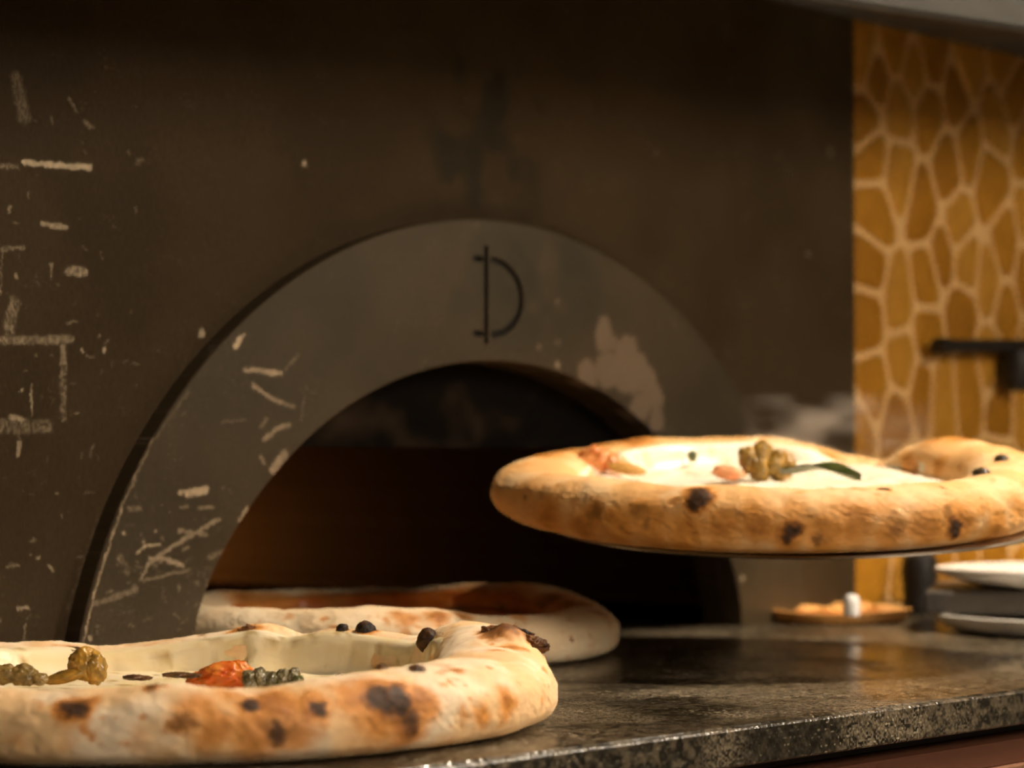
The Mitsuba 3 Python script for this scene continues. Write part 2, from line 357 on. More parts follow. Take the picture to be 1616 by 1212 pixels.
def plate_color(p, n, uv):
    x, z = mi.Float(p.x), mi.Float(p.z)
    a = fbm(x * 14, z * 14, 12.0)
    g = noise(x * 1300, z * 600, 5.0)
    base = mix((0.042, 0.029, 0.014), (0.056, 0.038, 0.019), smoothstep(0.3, 0.7, a))
    base = base * (0.9 + 0.2 * g)
    # soot around the emblem and the crown
    sx = (x + 0.0 + 0.06 * (fbm(x * 30, z * 30, 7.0) - 0.5)) / 0.085
    soot = (1 - smoothstep(0.4, 1.25, dr.sqrt(dr.square(sx - 0.15) + dr.square((z - 0.225) / 0.055)))) * smoothstep(0.22, 0.55, fbm(x * 32, z * 32, 4.0))
    base = mix(base, (0.028, 0.024, 0.013), 0.85 * soot)
    stain = mi.Float(0)
    wx = x + 0.012 * (fbm(x * 60, z * 60, 2.0) - 0.5)
    wz = z + 0.012 * (fbm(x * 60, z * 60, 9.0) - 0.5)
    for sx_, sz_, r in STAIN:
        stain = dr.maximum(stain, 1 - smoothstep(r * 0.75, r * 1.05, dr.sqrt(dr.square(wx - sx_) + dr.square(wz - sz_))))
    base = mix(base, (0.19, 0.135, 0.09), 0.8 * stain * (0.75 + 0.4 * fbm(x * 50, z * 25, 6.0)))
    speck = smoothstep(0.80, 0.9, noise(x * 1100, z * 1100, 1.0)) * smoothstep(0.58, 0.85, fbm(x * 60, z * 60, 8.0))
    base = mix(base, (0.22, 0.17, 0.11), 0.5 * speck)
    return mix(base, (0.66, 0.50, 0.33), marks_mask(x, z, MARKS_PLATE))

def steel_grain(p, n, uv):
    return fbm(p.x * 700, p.z * 250, p.y * 700, 2)

scene['panel_paint'] = bumped(proc(panel_color), 0.55, steel_grain, 0.00012, spec=0.16)
scene['plate_paint'] = bumped(proc(plate_color), 0.36, steel_grain, 0.00006, spec=0.55)
scene['emblem_black'] = principled((0.010, 0.009, 0.007), 0.6, 0.3)

def granite_color(p, n, uv):
    x, y, z = mi.Float(p.x), mi.Float(p.y), mi.Float(p.z)
    a = fbm(x * 260, y * 260, z * 260)
    b = noise(x * 700, y * 700, z * 700)
    c = fbm(x * 25 + 3, y * 25, z * 25)
    e = fbm(x * 9 + 1.3, y * 14, 6.0)
    base = mix((0.014, 0.011, 0.006), (0.080, 0.062, 0.038), smoothstep(0.36, 0.72, a) * (0.35 + 0.9 * smoothstep(0.35, 0.65, e)))
    base = mix(base, (0.36, 0.30, 0.21), smoothstep(0.72, 0.88, b) * (0.15 + 0.85 * smoothstep(0.45, 0.62, c)))
    # dusting of flour
    f = smoothstep(0.5, 0.66, fbm(x * 16 + 4.7, y * 22, 5.0)) * smoothstep(0.35, 0.7, noise(x * 1000, y * 1000, z * 1000))
    return mix(base, (0.34, 0.27, 0.18), 0.42 * f)

def granite_rough(p, n, uv):
    return 0.12 + 0.20 * smoothstep(0.35, 0.7, fbm(p.x * 30, p.y * 30, 1.0))

def granite_bump(p, n, uv):
    return fbm(p.x * 420, p.y * 420, p.z * 420, 2)

scene['granite'] = bumped(proc(granite_color), proc(granite_rough), granite_bump, 0.00022, spec=0.5)
def granite_edge_bump(p, n, uv):
    return fbm(p.x * 650, p.y * 650, p.z * 300, 2)
scene['granite_edge'] = bumped(proc(granite_color), 0.32, granite_edge_bump, 0.0007, spec=0.6)

def brick_color(p, n, uv):
    a = fbm(p.x * 40, p.y * 40, p.z * 40)
    return mix((0.24, 0.12, 0.055), (0.40, 0.22, 0.10), a)
scene['brick_tan'] = principled(proc(brick_color), 0.9, 0.2)
def sooty_color(p, n, uv):
    a = fbm(p.x * 30, p.y * 30, p.z * 30)
    return mix((0.006, 0.005, 0.004), (0.016, 0.012, 0.009), smoothstep(0.35, 0.7, a))
scene['brick_sooty'] = principled(proc(sooty_color), 0.95, 0.1)
def dome_color(p, n, uv):
    a = fbm(p.x * 30 + 5.4, p.y * 30 + 1.7, p.z * 30)
    return mix((0.004, 0.003, 0.002), (0.030, 0.019, 0.011), smoothstep(0.46, 0.76, a))
scene['dome_soot'] = principled(proc(dome_color), 0.95, 0.1)

def stone_color(k):
    lo, hi = [((0.34, 0.142, 0.010), (0.46, 0.205, 0.018)), ((0.29, 0.115, 0.007), (0.40, 0.17, 0.013)), ((0.40, 0.18, 0.020), (0.52, 0.25, 0.032))][k]
    def fn(p, n, uv):
        return mix(lo, hi, fbm(p.x * 60, p.y * 60, p.z * 60))
    return fn
for k in range(3):
    scene[f'stone_gold_{k}'] = principled(proc(stone_color(k)), 0.5, 0.2)
def grout_color(p, n, uv):
    return mix((0.62, 0.36, 0.13), (0.76, 0.48, 0.20), fbm(p.x * 50, p.y * 50, p.z * 50))
scene['grout_pale'] = principled(proc(grout_color), 0.6, 0.4)
def hood_color(p, n, uv):
    return mix((0.050, 0.048, 0.042), (0.070, 0.067, 0.060), fbm(p.x * 12, p.y * 12, p.z * 90))
scene['hood_steel'] = principled(proc(hood_color), 0.45, 0.5, 0.2)
def cabinet_color(p, n, uv):
    return mix((0.085, 0.030, 0.015), (0.105, 0.040, 0.021), fbm(p.x * 8, p.y * 8, p.z * 140))
scene['cabinet_brown'] = principled(proc(cabinet_color), 0.5, 0.4)
scene['cabinet_light'] = principled((0.22, 0.105, 0.06), 0.45, 0.4)
scene['cabinet_dark'] = principled((0.045, 0.030, 0.022), 0.5, 0.4)
scene['black_metal'] = principled((0.012, 0.010, 0.008), 0.45, 0.4)
scene['porcelain'] = principled((0.84, 0.80, 0.72), 0.22, 0.5)
def slab_color(p, n, uv):
    return mix((0.050, 0.043, 0.036), (0.085, 0.073, 0.062), noise(p.x * 900, p.y * 900, p.z * 900))
scene['slab_grey'] = bumped(proc(slab_color), 0.4, granite_bump, 0.0002)
scene['steel_peel'] = principled((0.62, 0.56, 0.48), 0.32, 0.5, 0.95)
def dish_color(p, n, uv):
    return mix((0.60, 0.26, 0.06), (0.82, 0.44, 0.14), fbm(p.x * 120, p.y * 120, p.z * 120))
scene['dish_brown'] = principled(proc(dish_color), 0.55, 0.4)
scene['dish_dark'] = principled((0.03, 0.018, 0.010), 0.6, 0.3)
scene['stub_white'] = principled((0.85, 0.84, 0.80), 0.4, 0.5)
scene['room_plaster'] = principled((0.22, 0.18, 0.14), 0.9, 0.2)
scene['room_floor'] = principled((0.10, 0.075, 0.055), 0.6, 0.3)
scene['lamp_shade'] = principled((0.03, 0.028, 0.025), 0.5, 0.4)

def crust_bump(p, n, uv):
    return fbm(p.x * 520, p.y * 520, p.z * 520, 3)
CRUST = {'type': 'mesh_attribute', 'name': 'vertex_color'}
scene['baked_dough'] = bumped(CRUST, 0.62, crust_bump, 0.00035, spec=0.35)
scene['melted_cheese'] = bumped(CRUST, 0.34, crust_bump, 0.0002, spec=0.5)
scene['topping'] = bumped(CRUST, 0.30, crust_bump, 0.0005, spec=0.5)
scene['charred'] = bumped(CRUST, 0.6, crust_bump, 0.0009, spec=0.3)
scene['ember_coal'] = principled((0.05, 0.03, 0.02), 0.9, 0.1)

# ------------------------------------------------------------------ the room around
tag(obj('floor', cbox(-4, 4, -4, 2, -0.92, -0.90, 0.002), 'room_floor'), kind='structure')

# ------------------------------------------------------------------ counter
ct = 'counter'
obj('slab', cbox(-2.2, 1.6, -0.389, -0.0005, -0.0165, 0.0, 0.0012), 'granite', ct)
edge = cbox(-2.2, 1.6, -0.3925, -0.3885, -0.0165, -0.0006, 0.0009)
obj('slab_edge', edge, 'granite_edge', ct)
labels[ct + '__slab_edge'] = {'label': 'rough leathered front edge of the granite'}
obj('recessed_rail', cbox(-2.2, 1.6, -0.368, -0.02, -0.024, -0.0165, 0.0005), 'cabinet_dark', ct)
obj('brown_rail', cbox(-2.2, 1.6, -0.389, -0.02, -0.0355, -0.024, 0.0007), 'cabinet_brown', ct)
obj('light_strip', cbox(-2.2, 1.6, -0.3935, -0.02, -0.0375, -0.0355, 0.0004), 'cabinet_light', ct)
obj('front_panel', cbox(-2.2, 1.6, -0.390, -0.02, -0.88, -0.0375, 0.001), 'cabinet_dark', ct)
obj('plinth', cbox(-2.15, 1.55, -0.35, -0.04, -0.90, -0.88, 0.001), 'cabinet_dark', ct)
tag(ct, 'dark polished granite counter in front of the oven on a brown cabinet', 'counter')

# ------------------------------------------------------------------ oven
ov = 'pizza_oven'
CX = -0.0133
MOUTH = [(0.2390, 0.0), (0.2388, 0.0245), (0.2345, 0.0326), (0.2225, 0.0503), (0.2072, 0.0754), (0.1860, 0.0985), (0.1626, 0.1179), (0.1420, 0.1310),
         (0.1253, 0.1408), (0.1000, 0.1512), (0.0760, 0.1596), (0.0515, 0.1650), (0.0260, 0.1680), (0.0, 0.1690)]
OUTER = [(0.3185, 0.0), (0.3140, 0.0202), (0.3041, 0.0469), (0.2880, 0.0867), (0.2672, 0.1225), (0.2415, 0.1520), (0.2061, 0.1835), (0.1643, 0.2125),
         (0.1305, 0.2290), (0.1005, 0.2400), (0.0695, 0.2468), (0.0374, 0.2510), (0.0, 0.2525)]

def arch_line(pts, k=120):
    """A smooth line from the left foot over the crown to the right foot."""
    from scipy.interpolate import splprep, splev
    p = np.array([(CX - x, z) for x, z in pts] + [(CX + x, z) for x, z in pts[::-1][1:]])
    tck, _ = splprep(p.T, s=2.5e-5, k=3)
    q = np.array(splev(np.linspace(0, 1, k), tck)).T
    q[0, 1] = q[-1, 1] = 0.0
    return q

inner, outer = arch_line(MOUTH), arch_line(OUTER)
PX0, PX1, PZ1 = -1.4, 0.3785, 0.52
panel_ring = np.vstack([[[PX0, 0.0]], inner, [[PX1, 0.0], [PX1, PZ1], [PX0, PZ1]]])
obj('front_panel', extrude_xz(panel_ring, 0.0, 0.02, 0.0008), 'panel_paint', ov, smooth=25)
obj('side_panel', cbox(PX1 - 0.004, PX1, 0.0205, 1.05, 0.0, PZ1, 0.0005), 'panel_paint', ov)
plate = extrude_xz(np.vstack([outer, inner[::-1]]), -0.012, -0.0004, 0.0007)
EX = CX
emb = unary_union([LineString([(EX - 0.0115, 0.1795), (EX - 0.0115, 0.2380)]).buffer(0.0019, cap_style='flat'),
                   LineString([(EX - 0.0075 + 0.0272 * math.sin(a), 0.2075 + 0.0222 * math.cos(a)) for a in np.linspace(0.02, math.pi - 0.02, 40)]).buffer(0.0022, cap_style='flat'),
                   LineString([(EX - 0.0212, 0.2297), (EX - 0.0158, 0.2297)]).buffer(0.0019),
                   LineString([(EX - 0.0212, 0.1853), (EX - 0.0158, 0.1853)]).buffer(0.0019)])
cut = manifold(plate)
fills = []
for g in emb.geoms:
    ring = np.array(g.exterior.coords)[:-1]
    cut = cut - manifold(extrude_xz(ring, -0.02, -0.0085))
    fills.append(extrude_xz(np.array(g.buffer(0.0004).exterior.coords)[:-1], -0.0090, -0.0070))
obj('arch_plate', cut, 'plate_paint', ov, smooth=25)
labels[ov + '__arch_plate'] = {'label': 'raised scratched steel arch around the mouth'}
obj('emblem', trimesh.util.concatenate(fills), 'emblem_black', ov)
labels[ov + '__emblem'] = {'label': 'engraved letter D emblem'}
# chamber
CY, CR = 0.46, 0.52
dome_rows = [(CR + 0.005, 0.118), (CR, 0.118), (CR, 0.14)] + [(CR * math.cos(a), 0.14 + 0.24 * math.sin(a)) for a in np.linspace(0.1, math.pi / 2, 14)]
nd = 96
ang = np.arange(nd) * 2 * np.pi / nd
dv = np.vstack([np.column_stack([max(r, 1e-4) * np.cos(ang), CY + max(r, 1e-4) * np.sin(ang), np.full(nd, z)]) for r, z in dome_rows])
dv[:, 1] = np.maximum(dv[:, 1], 0.0206)
ii, jj = np.meshgrid(np.arange(len(dome_rows) - 1), np.arange(nd), indexing='ij')
q = np.stack([ii * nd + jj, ii * nd + (jj + 1) % nd, (ii + 1) * nd + (jj + 1) % nd, (ii + 1) * nd + jj], -1).reshape(-1, 4)
dome_in = trimesh.Trimesh(dv, np.vstack([q[:, [0, 1, 2]], q[:, [0, 2, 3]]]), process=False)
dome_out = dome_in.copy()
dome_out.vertices = (dv - [0, CY, 0]) * [1.1, 1.1, 1.12] + [0, CY, 0]
dome_out.vertices[:, 1] = np.maximum(dome_out.vertices[:, 1], 0.0206)
obj('dome', trimesh.util.concatenate([dome_in, dome_out]), 'dome_soot', ov, smooth=40)
shapes = {}
for a in np.arange(19.9 - 63, 221, 9.0):
    r = math.radians(a)
    if CY + CR * math.sin(r) < 0.06:
        continue
    b = cbox(0.0, 0.05, -0.0345, 0.0345, 0.0, 0.1175, 0.003)
    b.apply_transform(trimesh.transformations.rotation_matrix(r, [0, 0, 1]))
    b.apply_translation([(CR + 0.001) * math.cos(r), CY + (CR + 0.001) * math.sin(r), 0.0])
    obj('wall_brick', b, 'brick_tan' if 18.5 < a < 33 else 'brick_sooty', ov)
for i in range(-3, 4):
    for j in range(4):
        x0, y0 = CX + i * 0.145 - 0.0715, 0.0215 + j * 0.235
        cx, cy = x0 + 0.0715, y0 + 0.116
        if math.hypot(cx, cy - CY) < CR + 0.02 :
            obj('floor_tile', cbox(x0, x0 + 0.143, y0, y0 + 0.233, -0.02, -0.0008 - 0.0006 * ((i * 7 + j * 3) % 3), 0.0012), 'brick_sooty', ov)
obj('sill', cbox(CX - 0.26, CX + 0.26, 0.0, 0.0205, -0.02, -0.0004, 0.0003), 'granite', ov)
tag(ov, 'dark painted steel pizza oven with a raised arch around its open mouth', 'oven')

# ------------------------------------------------------------------ gold stone wall to the right
SEEDS = [(0.4129, 0.2901),
 (0.4761, 0.3002),
 (0.4443, 0.3221),
 (0.4108, 0.3326),
 (0.5092, 0.3303),
 (0.5242, 0.287),
 (0.5694, 0.3283),
 (0.4039, 0.3559),
 (0.4447, 0.3681),
 (0.4842, 0.3694),
 (0.5252, 0.3875),
 (0.578, 0.3732),
 (0.6055, 0.3989),
 (0.4055, 0.2498),
 (0.4435, 0.225),
 (0.4806, 0.2431),
 (0.5035, 0.2636),
 (0.5344, 0.2598),
 (0.5931, 0.2717),
 (0.5288, 0.2233),
 (0.5712, 0.2477),
 (0.5927, 0.2289),
 (0.4029, 0.2152),
 (0.4481, 0.1848),
 (0.4095, 0.1598),
 (0.4749, 0.1638),
 (0.5, 0.1588),
 (0.5387, 0.1679),
 (0.5864, 0.1547),
 (0.5706, 0.1855),
 (0.3906, 0.1305),
 (0.438, 0.1363),
 (0.3972, 0.403),
 (0.4402, 0.4135),
 (0.4897, 0.414),
 (0.5411, 0.4116),
 (0.5947, 0.4178),
 (0.416, 0.3865),
 (0.4645, 0.3974),
 (0.4073, 0.0386),
 (0.4004, 0.079),
 (0.3974, 0.4698),
 (0.4042, 0.5127),
 (0.4013, 0.5736),
 (0.4541, 0.0178),
 (0.4493, 0.0954),
 (0.4366, 0.4756),
 (0.4438, 0.5334),
 (0.4387, 0.575),
 (0.4972, 0.0302),
 (0.4902, 0.0776),
 (0.4801, 0.2047),
 (0.4944, 0.469),
 (0.4833, 0.5289),
 (0.4806, 0.5854),
 (0.5382, 0.0265),
 (0.5422, 0.0764),
 (0.5424, 0.3503),
 (0.5326, 0.4715),
 (0.5345, 0.5378),
 (0.5306, 0.5773),
 (0.568, 0.0278),
 (0.5832, 0.0972),
 (0.5742, 0.4698),
 (0.5813, 0.514),
 (0.5887, 0.5738),
 (0.6237, 0.0176),
 (0.6131, 0.0765),
 (0.6212, 0.152),
 (0.6344, 0.1945),
 (0.6239, 0.2547),
 (0.6336, 0.3004),
 (0.632, 0.3572),
 (0.625, 0.4753),
 (0.6297, 0.5112),
 (0.6139, 0.5702),
 (0.6631, 0.0217),
 (0.6592, 0.0771),
 (0.6724, 0.1508),
 (0.6664, 0.1913),
 (0.668, 0.255),
 (0.6768, 0.3173),
 (0.667, 0.3658),
 (0.6662, 0.4241),
 (0.6635, 0.4804),
 (0.6701, 0.5313),
 (0.6708, 0.5749),
 (0.7149, 0.0174),
 (0.704, 0.0858),
 (0.7145, 0.1493),
 (0.7035, 0.1966),
 (0.7148, 0.2527),
 (0.7205, 0.3057),
 (0.7165, 0.3598),
 (0.7178, 0.4079),
 (0.7163, 0.4748),
 (0.7076, 0.5387),
 (0.7209, 0.5927),
 (0.7551, 0.0284),
 (0.7543, 0.0723),
 (0.7484, 0.1329),
 (0.7687, 0.1856),
 (0.7646, 0.243),
 (0.7496, 0.2964),
 (0.7643, 0.36),
 (0.7612, 0.4137),
 (0.7546, 0.4697),
 (0.7701, 0.5166),
 (0.7656, 0.573),
 (0.7976, 0.0251),
 (0.7952, 0.0972),
 (0.8018, 0.1309),
 (0.793, 0.1827),
 (0.7982, 0.2477),
 (0.8074, 0.3185),
 (0.8144, 0.3528),
 (0.8077, 0.4268),
 (0.7954, 0.4799),
 (0.8025, 0.5329),
 (0.8007, 0.5835),
 (0.8502, 0.0189),
 (0.8562, 0.094),
 (0.8496, 0.1369),
 (0.8607, 0.1915),
 (0.8591, 0.2477),
 (0.847, 0.3011),
 (0.8394, 0.3538),
 (0.8435, 0.4027),
 (0.851, 0.4684),
 (0.8386, 0.5154),
 (0.86, 0.5697)]
WX0, WX1, WZ1 = 0.3795, 0.86, 0.60
wall = 'wall_right'
scene[wall] = mikit.ply(cbox(WX0, WX1, 0.006, 0.05, 0.0, WZ1, 0.001), 'grout_pale')
tag(wall, 'gold brown wall of irregular stones with pale joints beside the oven', kind='structure')
vor = Voronoi(np.vstack([SEEDS, [(-3, -3), (-3, 4), (4, -3), (4, 4)]]) * [1.4, 1.0])
frame = sbox(WX0 + 0.001, 0.003, WX1 - 0.002, WZ1 - 0.01)
for k in range(len(SEEDS)):
    reg = vor.regions[vor.point_region[k]]
    if -1 in reg or not reg:
        continue
    g = Polygon(vor.vertices[reg] / [1.4, 1.0]).intersection(frame).buffer(-0.0090).buffer(0.0062)
    if g.is_empty or g.geom_type != 'Polygon' or g.area < 4e-5:
        continue
    L = g.exterior.length
    ring = np.array([g.exterior.interpolate(t * L).coords[0] for t in np.arange(18) / 18])
    c = np.array(g.centroid.coords[0])
    rows = [(1.0, 0.0065), (0.985, 0.0050), (0.93, 0.0042), (0.5, 0.0034)]
    v = [np.column_stack([c[0] + (ring[:, 0] - c[0]) * s, np.full(18, y), c[1] + (ring[:, 1] - c[1]) * s]) for s, y in rows] + [np.array([[c[0], 0.0032, c[1]]])]
    f = []
    for r in range(3):
        for i in range(18):
            j = (i + 1) % 18
            f += [[r * 18 + i, r * 18 + j, (r + 1) * 18 + j], [r * 18 + i, (r + 1) * 18 + j, (r + 1) * 18 + i]]
    f += [[54 + i, 54 + (i + 1) % 18, 72] for i in range(18)]
    m = trimesh.Trimesh(np.vstack(v), f, process=False)
    if (m.face_normals[-1][1]) > 0:
        m.invert()
    obj('stone', m, f'stone_gold_{k * 7 % 3}', wall, smooth=40)

# ------------------------------------------------------------------ extractor hood above
hd = 'extractor_hood'
canopy = cbox(-1.6, 1.4, -0.207, -0.199, 0.3690, 0.80, 0.003)
canopy.apply_transform(trimesh.transformations.rotation_matrix(math.radians(-2.8), [0, 1, 0], [0.03, -0.2, 0.369]))
obj('canopy', canopy, 'hood_steel', hd)
obj('underside', cbox(-1.6, 1.4, -0.196, -0.001, 0.426, 0.436, 0.001), 'hood_steel', hd)
tag(hd, 'grey steel extractor hood hanging above the oven and the gold wall', 'hood')

# ------------------------------------------------------------------ pizzas
# == PIZZA START
def periodic(points, phi):
    """Smooth values around a pizza from (angle in degrees, value) pairs."""
    from scipy.interpolate import PchipInterpolator
    a = sorted(points)
    x = [q[0] - 360 for q in a] + [q[0] for q in a] + [q[0] + 360 for q in a]
    return PchipInterpolator(x, [q[1] for q in a] * 3)(phi)

def pizza_rim(s, phi):
    """Outer radius, rim height and rim half width at the angles phi (degrees; 0 is near, 90 is right)."""
    return s['R'] * periodic(s['radius'], phi), periodic(s['height'], phi), periodic(s['half'], phi)

def pizza_top(s, r, phi):
    """Height of the crust's upper face at the radius r."""
    Ro, h, a = pizza_rim(s, phi)
    zc = h * 0.47
    u = np.clip(np.abs(r - (Ro - a)) / a, 0, 1)
    z = zc + (h - zc) * (1 - u ** 2.2) ** (1 / 2.2)
    return np.where(u >= 1, s['base'], np.maximum(z, s['base']))

def pizza_crust(s, spots):
    """Crust with its rim: vertices (x right, y far, z up), faces, colours. spots: (x, y, z, radius, kind, strength, bump)."""
    lo, hi = s['dense']
    phi = np.concatenate([np.arange(lo, hi, s['step']), np.linspace(hi, lo + 360, 80, endpoint=False)])
    n = len(phi)
    Ro, h, a = pizza_rim(s, phi)
    zc = h * 0.47
    psi = np.concatenate([np.linspace(176, 60, 46), np.linspace(58, -88, 84)[0:]])
    c, sn = np.cos(np.radians(psi)), np.sin(np.radians(psi))
    ex = np.where(sn[None] > 0, 2.2, periodic(s['foot'], phi)[:, None])
    den = (np.abs(c)[None] ** ex + np.abs(sn)[None] ** ex) ** (1 / ex)
    c, sn = c[None] / den, sn[None] / den
    r = (Ro - a)[:, None] + a[:, None] * c
    z = zc[:, None] + np.where(sn > 0, (h - zc)[:, None], zc[:, None]) * sn
    z = np.where((c < 0) & (z < s['base']), s['base'], z)
    rin = r[:, :1] * np.linspace(0.002, 0.985, 26)[None]
    rbt = r[:, -1:] * np.linspace(0.96, 0.002, 6)[None]
    r = np.hstack([rin, r, rbt])
    z = np.hstack([np.full(rin.shape, s['base']), z, np.full(rbt.shape, 0.0)])
    m = r.shape[1]
    sp, cp = np.sin(np.radians(phi))[:, None], np.cos(np.radians(phi))[:, None]
    v = np.stack([r * sp, -r * cp, z], -1).reshape(-1, 3)
    i, j = np.meshgrid(np.arange(n), np.arange(m - 1), indexing='ij')
    k = (i + 1) % n
    q = np.stack([i * m + j, i * m + j + 1, k * m + j + 1, k * m + j], -1).reshape(-1, 4)
    f = np.vstack([q[:, [0, 1, 2]], q[:, [0, 2, 3]]])
    mesh = trimesh.Trimesh(v, f, process=False)
    if mesh.volume < 0:
        f = f[:, ::-1]
        mesh = trimesh.Trimesh(v, f, process=False)
    nr = np.array(mesh.vertex_normals)
    o = v + s['seed'] * 1.7
    on_rim = np.clip((np.linalg.norm(v[:, :2], axis=1) - s['R'] * 0.62) / (s['R'] * 0.12), 0, 1)
    up = np.clip(v[:, 2] / 0.006, 0.0, 1)
    d = (0.0044 * (meshkit.fbm(o * 38, 3, 1) - 0.5) + 0.0014 * (meshkit.fbm(o * 120, 3, 2) - 0.5) + 0.0006 * (meshkit.fbm(o * 420, 2, 3) - 0.5)) * on_rim * up
    for x, y, z0, rad, kind, strength, bump in spots:
        if bump:
            dd = np.linalg.norm(v - [x, y, z0], axis=1)
            d = d + bump * np.exp(-(dd / (rad * 0.8)) ** 2)
    v = v + nr * d[:, None]
    v[:, 2] = np.maximum(v[:, 2], 0.0)
    return v, f, o, on_rim

def pizza_color(s, v, o, on_rim, spots):
    def sm(a, b, x):
        t = np.clip((x - a) / (b - a), 0, 1)
        return t * t * (3 - 2 * t)
    def mx(a, b, t):
        return a * (1 - t[:, None]) + np.asarray(b) * t[:, None]
    n1, n2, n3 = meshkit.fbm(o * 45, 3, 11), meshkit.fbm(o * 170, 3, 12), meshkit.fbm(o * 600, 2, 13)
    col = np.tile(np.array(s['dough']), (len(v), 1))
    col = mx(col, s['flour'], sm(0.42, 0.66, n1) * 0.7)
    warp = np.stack([meshkit.fbm(o * 130 + 5 * k, 3, 20 + k) - 0.5 for k in range(3)], -1) * 0.009 + np.stack([meshkit.fbm(o * 420 + 5 * k, 2, 30 + k) - 0.5 for k in range(3)], -1) * 0.0025
    toast = sm(0.58, 0.80, n1 * 0.6 + n2 * 0.4) * s['toasty'] * on_rim
    char = np.zeros(len(v))
    for x, y, z, rad, kind, strength, bump in spots:
        dv = v + warp - [x, y, z]
        d = np.linalg.norm(dv, axis=1) / rad
        near = d < 2.2
        g = np.zeros(len(v))
        g[near] = 1 - sm(0.15, 1.55, d[near])
        if kind == 'toast':
            toast = np.maximum(toast, np.clip(g * strength * (0.45 + 0.6 * n2 + 0.35 * n1), 0, 1))
        elif kind == 'brown':
            toast = np.maximum(toast, np.clip(g * 1.25, 0, 1) * strength)
            char = np.maximum(char, g * strength * 0.55)
        else:
            toast = np.maximum(toast, np.where(d < 2.2, 1 - sm(0.7, 2.1, d), 0) * 1.1)
            char = np.maximum(char, g * strength)
    freckle = sm(0.66, 0.80, meshkit.fbm(o * 210, 2, 40)) * sm(0.45, 0.6, meshkit.fbm(o * 60, 2, 41))
    toast = np.maximum(toast, freckle * 0.6 * on_rim)
    col = mx(col, s['toast'], sm(0.0, 0.75, toast) * 0.9)
    col = mx(col, (0.30, 0.095, 0.014), sm(0.58, 1.05, toast) * 0.85)
    col = mx(col, (0.026, 0.015, 0.009), sm(0.10, 0.66, char) * (0.82 + 0.18 * n3))
    return col * (0.93 + 0.14 * n3[:, None])

P1 = dict(R=0.1730, seed=1, foot=[(0, 3.0), (180, 3.0)], base=0.009, dense=(-30, 205), step=0.26, toasty=0.55,
          radius=[(-25, 0.955), (0, 0.96), (20, 0.975), (45, 0.995), (80, 1.01), (95, 1.0), (120, 0.99), (160, 0.97), (200, 0.96), (270, 0.97)],
          height=[(-20, 0.0270), (0, 0.0268), (12, 0.0285), (23, 0.0255), (36, 0.0295), (48, 0.0300), (62, 0.031), (85, 0.032), (104, 0.038), (118, 0.036), (128, 0.029), (140, 0.0295),
                  (150, 0.031), (158, 0.0275), (165, 0.0315), (173, 0.0285), (186, 0.0235), (196, 0.0215), (206, 0.024), (250, 0.026), (300, 0.027)],
          half=[(0, 0.021), (30, 0.021), (50, 0.026), (80, 0.027), (105, 0.024), (130, 0.019), (165, 0.020), (200, 0.018), (280, 0.021)],
          dough=(0.86, 0.57, 0.29), flour=(0.93, 0.79, 0.58), toast=(0.66, 0.25, 0.036))
P2 = dict(R=0.1400, seed=4, foot=[(0, 2.8), (180, 2.8)], base=0.009, dense=(-60, 205), step=0.5, toasty=0.4,
          radius=[(0, 1.0), (60, 1.0), (90, 1.0), (150, 0.98), (200, 0.97), (270, 0.97)],
          height=[(-30, 0.031), (0, 0.0330), (18, 0.0315), (33, 0.0275), (50, 0.0260), (90, 0.026), (110, 0.031), (130, 0.0365), (150, 0.0350), (175, 0.032), (200, 0.031), (260, 0.031)],
          half=[(0, 0.022), (90, 0.022), (180, 0.022)],
          dough=(0.80, 0.61, 0.38), flour=(0.85, 0.71, 0.49), toast=(0.58, 0.24, 0.05))
P3 = dict(R=0.1560, seed=9, foot=[(0, 4.5), (-30, 3.6), (-60, 2.2), (-90, 2.2), (-140, 3.0), (60, 4.0), (140, 4.0)], base=0.012, dense=(-100, 215), step=0.4, toasty=0.6,
          radius=[(0, 1.0), (-45, 1.0), (-75, 1.01), (-88, 1.0), (-120, 0.98), (60, 1.0), (90, 1.02), (150, 1.0), (180, 0.98), (210, 0.98)],
          height=[(0, 0.031), (-20, 0.032), (-40, 0.031), (-60, 0.031), (-85, 0.029), (-110, 0.029), (-130, 0.0285), (-150, 0.0300), (-170, 0.0285), (180, 0.0285), (165, 0.026), (155, 0.018), (147, 0.0155), (136, 0.027), (122, 0.0345), (105, 0.034), (90, 0.033), (60, 0.032), (40, 0.031), (25, 0.0315)],
          half=[(0, 0.021), (-60, 0.024), (-85, 0.025), (-120, 0.022), (180, 0.019), (145, 0.017), (110, 0.026), (60, 0.024), (30, 0.021)],
          dough=(0.74, 0.42, 0.16), flour=(0.84, 0.60, 0.33), toast=(0.62, 0.25, 0.035))
YAWM = np.stack([RIGHT, AHEAD, [0, 0, 1.0]], 1)

def placed(at, tilt=0.0, roll=0.0):
    """Matrix from a pizza's own axes (right, far, up) to the world."""
    m = np.eye(4)
    m[:3, :3] = YAWM
    m[:3, 3] = at
    return m @ trimesh.transformations.rotation_matrix(math.radians(tilt), [1, 0, 0]) @ trimesh.transformations.rotation_matrix(math.radians(roll), [0, 1, 0])

M1 = placed([-0.4385, -0.1950, 0.0004])
M2 = placed([-0.1070, -0.0005, 0.0004])
M3 = placed([0.0209, -0.1860, 0.0805], tilt=6.6, roll=-0.4)
# == PIZZA END

